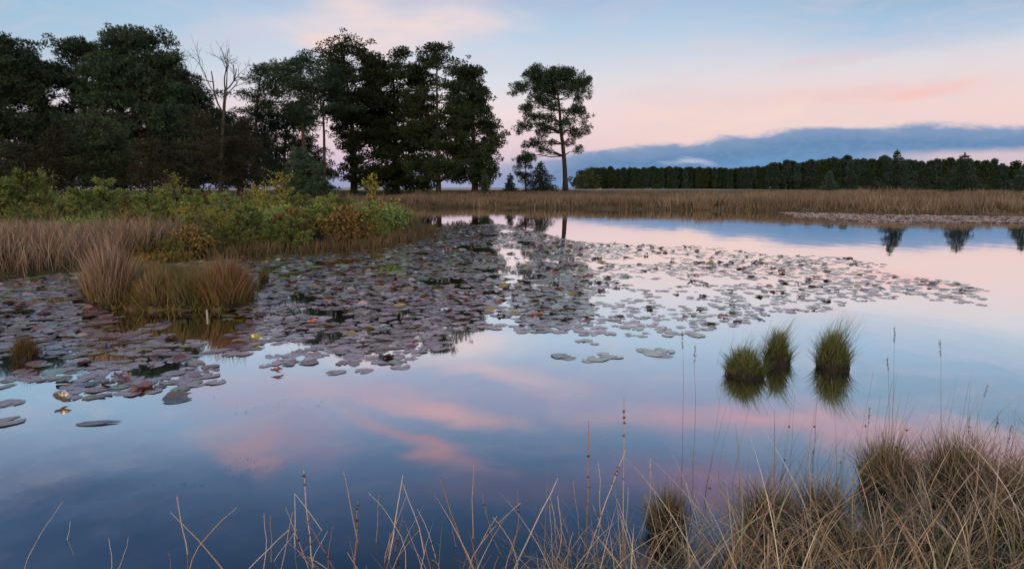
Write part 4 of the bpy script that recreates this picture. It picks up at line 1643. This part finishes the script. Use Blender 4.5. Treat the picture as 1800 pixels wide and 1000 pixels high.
P, PX, PY = pad_positions()
print('pads', len(P))
extra = [(985, 627, .09), (1050, 631, .10), (1068, 628, .08), (1150, 622, .11), (1165, 626, .09), (1140, 618, .08), (1225, 590, .09), (1028, 599, .08), (310, 700, .085), (10, 742, .11), (-60, 750, .1), (-150, 770, .1), (590, 655, .08), (705, 645, .09), (1000, 630, .07), (1035, 634, .07), (1060, 622, .06), (1085, 628, .06), (1130, 616, .07), (1175, 618, .07), (1160, 614, .05), (1020, 600, .06), (1045, 604, .05), (640, 652, .08), (380, 672, .08), (1215, 586, .07)]
n0 = len(P)
P = np.concatenate([P, [G(a, b) for a, b, _ in extra]])
PX = np.concatenate([PX, [a for a, _, _ in extra]])
PY = np.concatenate([PY, [b for _, b, _ in extra]])
n = len(P)
R = rng.triangular(.035, .08, .095, n)
R = R * np.interp(PX, [950, 1150], [1, .78]) * np.interp(P[:, 1], [8, 12], [1, 1.08])
R[n0:] = [c for _, _, c in extra]
kindi = rng.integers(0, 8, n)
u = rng.uniform(size=n)
farf = np.clip((P[:, 1] - 5) / 6, .25, 1)
kindi = np.where(u < .15 * farf, rng.integers(8, 12, n), kindi)
kindi = np.where(u > 1 - .05 * farf, rng.integers(12, 16, n), kindi)
cn = fbm(P[:, 0] * .35 + 3, P[:, 1] * .22, 121)
u = rng.uniform(size=n)
greenp = np.clip((cn - .45) * 3, 0, 1) * .6 + np.clip((P[:, 1] - 8.5) / 5, 0, .75) + np.clip((PX - 820) / 300, 0, .45)
colk = np.where(rng.uniform(size=n) < np.clip(greenp, 0.06, .8), 1, 0)
colk = np.where(u < .15, 2, colk)
colk = np.where((u > .15) & (u < .21), 3, colk)
colk = np.where((kindi >= 12) | (u > .96), np.where(rng.uniform(size=n) < .7, 5, 2), colk)
kindi[n0:] = kindi[n0:] % 8
colk = np.where((kindi >= 8) & (kindi < 12) & (rng.uniform(size=n) < .5), rng.choice([2, 5, 3, 5], n), colk)
colk[n0:] = np.where(PX[n0:] > 900, 4, 0)
rotz = rng.uniform(0, 6.28, n)
tiltx, tilty = rng.normal(0, .018, n), rng.normal(0, .018, n)
px_size = R / P[:, 1]
inside = (PX > -5) & (PX < 1805) & (PY < 1000)
order = np.argsort(-(px_size * inside))
solo = set(order[:285].tolist())

PM = {}
for k_, (nm, cs) in enumerate(PCOL.items()):
    for c_ in range(2):
        for s_ in range(len(SH)):
            PM[(k_, c_, s_)] = None


def pad_mesh(k_, c_, s_):
    if PM[(k_, c_, s_)] is None:
        V, f = SH[s_]
        m = MB()
        base = np.array(PCOL[PN[k_]][c_])
        rim = np.clip(np.linalg.norm(V[:, :2], axis=1) - .8, 0, .2) * 5
        col = base * (1 - rim[:, None] * .45) + np.array((.16, .06, .04)) * rim[:, None] * .45
        m.add(V, f, col)
        # give the leaf its thickness
        me = m.mesh('lily_pad', M_PAD, smooth=True)
        PM[(k_, c_, s_)] = me
    return PM[(k_, c_, s_)]


stuff = MB()
order_rank = {}
for i in range(n):
    zoff = .001 + .004 * hashn(float(i), 3.0, 1)
    if i in solo:
        me = pad_mesh(int(colk[i]), i % 2, int(kindi[i]))
        o = bpy.data.objects.new('lily_pad', me)
        COL.objects.link(o)
        o.location = (P[i, 0], P[i, 1], zoff)
        o.rotation_euler = (tiltx[i], tilty[i], rotz[i])
        o.scale = (R[i],) * 3
        cn_ = PN[int(colk[i])]
        shp = 'flat' if kindi[i] < 8 else ('curled' if kindi[i] < 12 else 'folded')
        where = 'near the left edge of the raft' if PX[i] < 300 else ('along the near rim of the raft' if PX[i] < 850 else 'on the near side right of the open lead')
        if i >= n0:
            where = 'floating loose on open water off the raft'
        tag(o, '%s %s lily pad %s' % (shp, cn_, where), 'lily pad', 'lily pads on the pond')
rest = np.array([i for i in range(n) if i not in solo])
for s_ in range(len(SH)):
    ii = rest[kindi[rest] == s_]
    if not len(ii):
        continue
    V, f = SH[s_]
    c, s = np.cos(rotz[ii])[:, None], np.sin(rotz[ii])[:, None]
    x = (V[None, :, 0] * c - V[None, :, 1] * s) * R[ii][:, None]
    y = (V[None, :, 0] * s + V[None, :, 1] * c) * R[ii][:, None]
    z = V[None, :, 2] * R[ii][:, None] + x * tiltx[ii][:, None] + y * tilty[ii][:, None] + (.001 + .005 * rng.uniform(size=len(ii)))[:, None]
    vv = np.stack([x + P[ii, 0][:, None], y + P[ii, 1][:, None], z], -1).reshape(-1, 3)
    ff = (np.arange(len(ii))[:, None, None] * len(V) + f[None]).reshape(-1, 3)
    cols = np.zeros((len(ii), 3))
    for k_ in range(6):
        m_ = colk[ii] == k_
        if m_.any():
            cols[m_] = pal(PCOL[PN[k_]], int(m_.sum()), .14)
    stuff.add(vv, ff, np.repeat(cols, len(V), 0))
tag(stuff.build('lily_pads', M_PAD, smooth=True), 'crowded raft of small lily pads farther out on the pond', 'lily pads', kind='stuff')

# far patch of pads under the right bank
FP = [(1365, 374), (1450, 376), (1600, 379), (1800, 382), (1990, 384), (1990, 396), (1800, 393), (1650, 391.5), (1500, 389), (1420, 383)]
q = scatter([G(*a) for a in FP], 5200)
q = q[in_poly(q[:, 0], q[:, 1], POND)]
mb = MB()
V, f = SH[1]
for s_ in (0, 3, 9, 13):
    V, f = SH[s_]
    k_ = q[rng.integers(0, len(q), len(q) // 4)] + rng.normal(0, .1, (len(q) // 4, 2))
    rr = rng.uniform(.08, .14, len(k_))
    vv = V[None] * rr[:, None, None]
    vv = vv + np.column_stack([k_, rng.uniform(.002, .012, len(k_))])[:, None, :]
    ff = (np.arange(len(k_))[:, None, None] * len(V) + f[None]).reshape(-1, 3)
    cl = pal([(.50, .47, .50), (.58, .54, .56), (.36, .35, .34)] if s_ < 8 else [(.48, .42, .42)], len(k_), .15)
    mb.add(vv.reshape(-1, 3), ff, np.repeat(cl, len(V), 0))
tag(mb.build('lily_pads', attr_mat('dry_lily_leaf', .6, .3, .2, 20), smooth=True), 'distant strip of pale lily pads under the right far bank', 'lily pads', kind='stuff')


# specks of duckweed and seed drifting on the open water
q = []
for (a, b, sx, sy, k_) in [(440, 822, 28, 14, 24), (330, 852, 40, 4, 8), (420, 720, 40, 12, 14), (540, 712, 40, 6, 8)]:
    for _ in range(k_):
        q.append(G(a + rng.normal(0, sx), b + rng.normal(0, sy)))
q = np.array(q)
q = np.concatenate([q, q + rng.normal(0, .01, q.shape)])
m = MB()
ax_ = rng.normal(size=(len(q), 3))
ax_[:, 2] = 0
leaves(m, np.column_stack([q, np.full(len(q), .004)]), unit(ax_), .006 * rng.uniform(.5, 1.4, len(q)), .003, pal([(.06, .05, .04), (.12, .09, .07)], len(q)))
tag(m.build('floating_debris', M_SEED), 'dark specks of seed and leaf drifting on open water', 'debris', kind='stuff')


# single leaves that stand out
def leaf_at(px, py, r_, shape, col, rot, label, z=.02, tilt=(0, 0), sc=(1, 1, 1), name='lily_leaf'):
    V, f = SH[shape]
    m = MB()
    m.add(V * np.array(sc), f, col)
    o = m.build(name, M_PAD, smooth=True)
    x, y = G(px, py)
    o.location = (x, y, z)
    o.scale = (r_,) * 3
    o.rotation_euler = (tilt[0], tilt[1], rot)
    tag(o, label, 'leaf', 'leaves standing out on the pond')


leaf_at(450, 602, .085, 12, (.30, .27, .02), .3, 'large bright yellow folded leaf standing on the pads below the islet', .03, (.5, 0))
leaf_at(551, 570, .06, 13, (.55, .13, .02), .3, 'small vivid orange folded leaf on the pads right of the islet', .03, (.4, 0))
leaf_at(273, 636, .055, 9, (.16, .04, .035), 1.0, 'dark red curled leaf on the near pads between the squat tussock and the yellow leaf', .02, (.5, .3))
leaf_at(112, 708, .062, 12, (.13, .085, .03), .2, 'brown folded leaf standing upright at the near rim, left', .04, (1.0, .1))
leaf_at(312, 703, .095, 10, (.17, .14, .13), .6, 'pale crumpled leaf floating just off the near rim', .01, (.1, 0))
leaf_at(172, 744, .13, 3, (.22, .15, .13), .2, 'long pale half-sunk leaf alone on open water at the lower left', .004, (0, 0), (1, .38, 1))
leaf_at(488, 656, .055, 12, (.18, .07, .05), .1, 'small reddish leaf peak just off the near rim below the yellow leaf', .02, (.5, 0))
leaf_at(215, 668, .10, 14, (.28, .09, .05), 1.2, 'rust red folded leaf lying on the pads above the pale crumpled one', .015, (.2, 0))
leaf_at(680, 598, .08, 11, (.42, .26, .22), .8, 'pink curled leaf in the pads near the raft corner', .02, (.3, 0))
leaf_at(1008, 523, .10, 12, (.26, .19, .03), .8, 'yellow-brown folded leaf in the reflection of the lone pine', .03, (.3, 0))
leaf_at(886, 508, .09, 13, (.28, .20, .03), .4, 'yellow folded leaf in the open lead, right of a brown one', .03, (.4, 0))
leaf_at(856, 509, .09, 14, (.24, .10, .03), .4, 'brown folded leaf in the open lead, left of a yellow one', .03, (.3, 0))
leaf_at(1058, 466, .12, 12, (.28, .22, .03), .4, 'small yellow folded leaf at the far rim right of the lone pine reflection', .03, (.4, 0))
leaf_at(1250, 467, .12, 13, (.26, .19, .03), .4, 'small yellow-brown leaf at the far rim toward the right', .03, (.4, 0))
leaf_at(985, 626, .09, 2, (.36, .34, .20), .4, 'pale cream pad alone on the water, left of the loose pair', .006)
leaf_at(1212, 492, .10, 12, (.24, .22, .04), 1.4, 'olive yellow folded leaf in the thin pads on the right', .03, (.4, 0))

# ------------------------------------------------------------ render settings
scene.cycles.use_denoising = True
scene.cycles.max_bounces = 6
scene.cycles.diffuse_bounces = 2
scene.cycles.glossy_bounces = 4
scene.cycles.transmission_bounces = 2
scene.cycles.use_adaptive_sampling = True
print('PADS', n, 'WOOD', cnt, 'OBJ', len(bpy.data.objects))
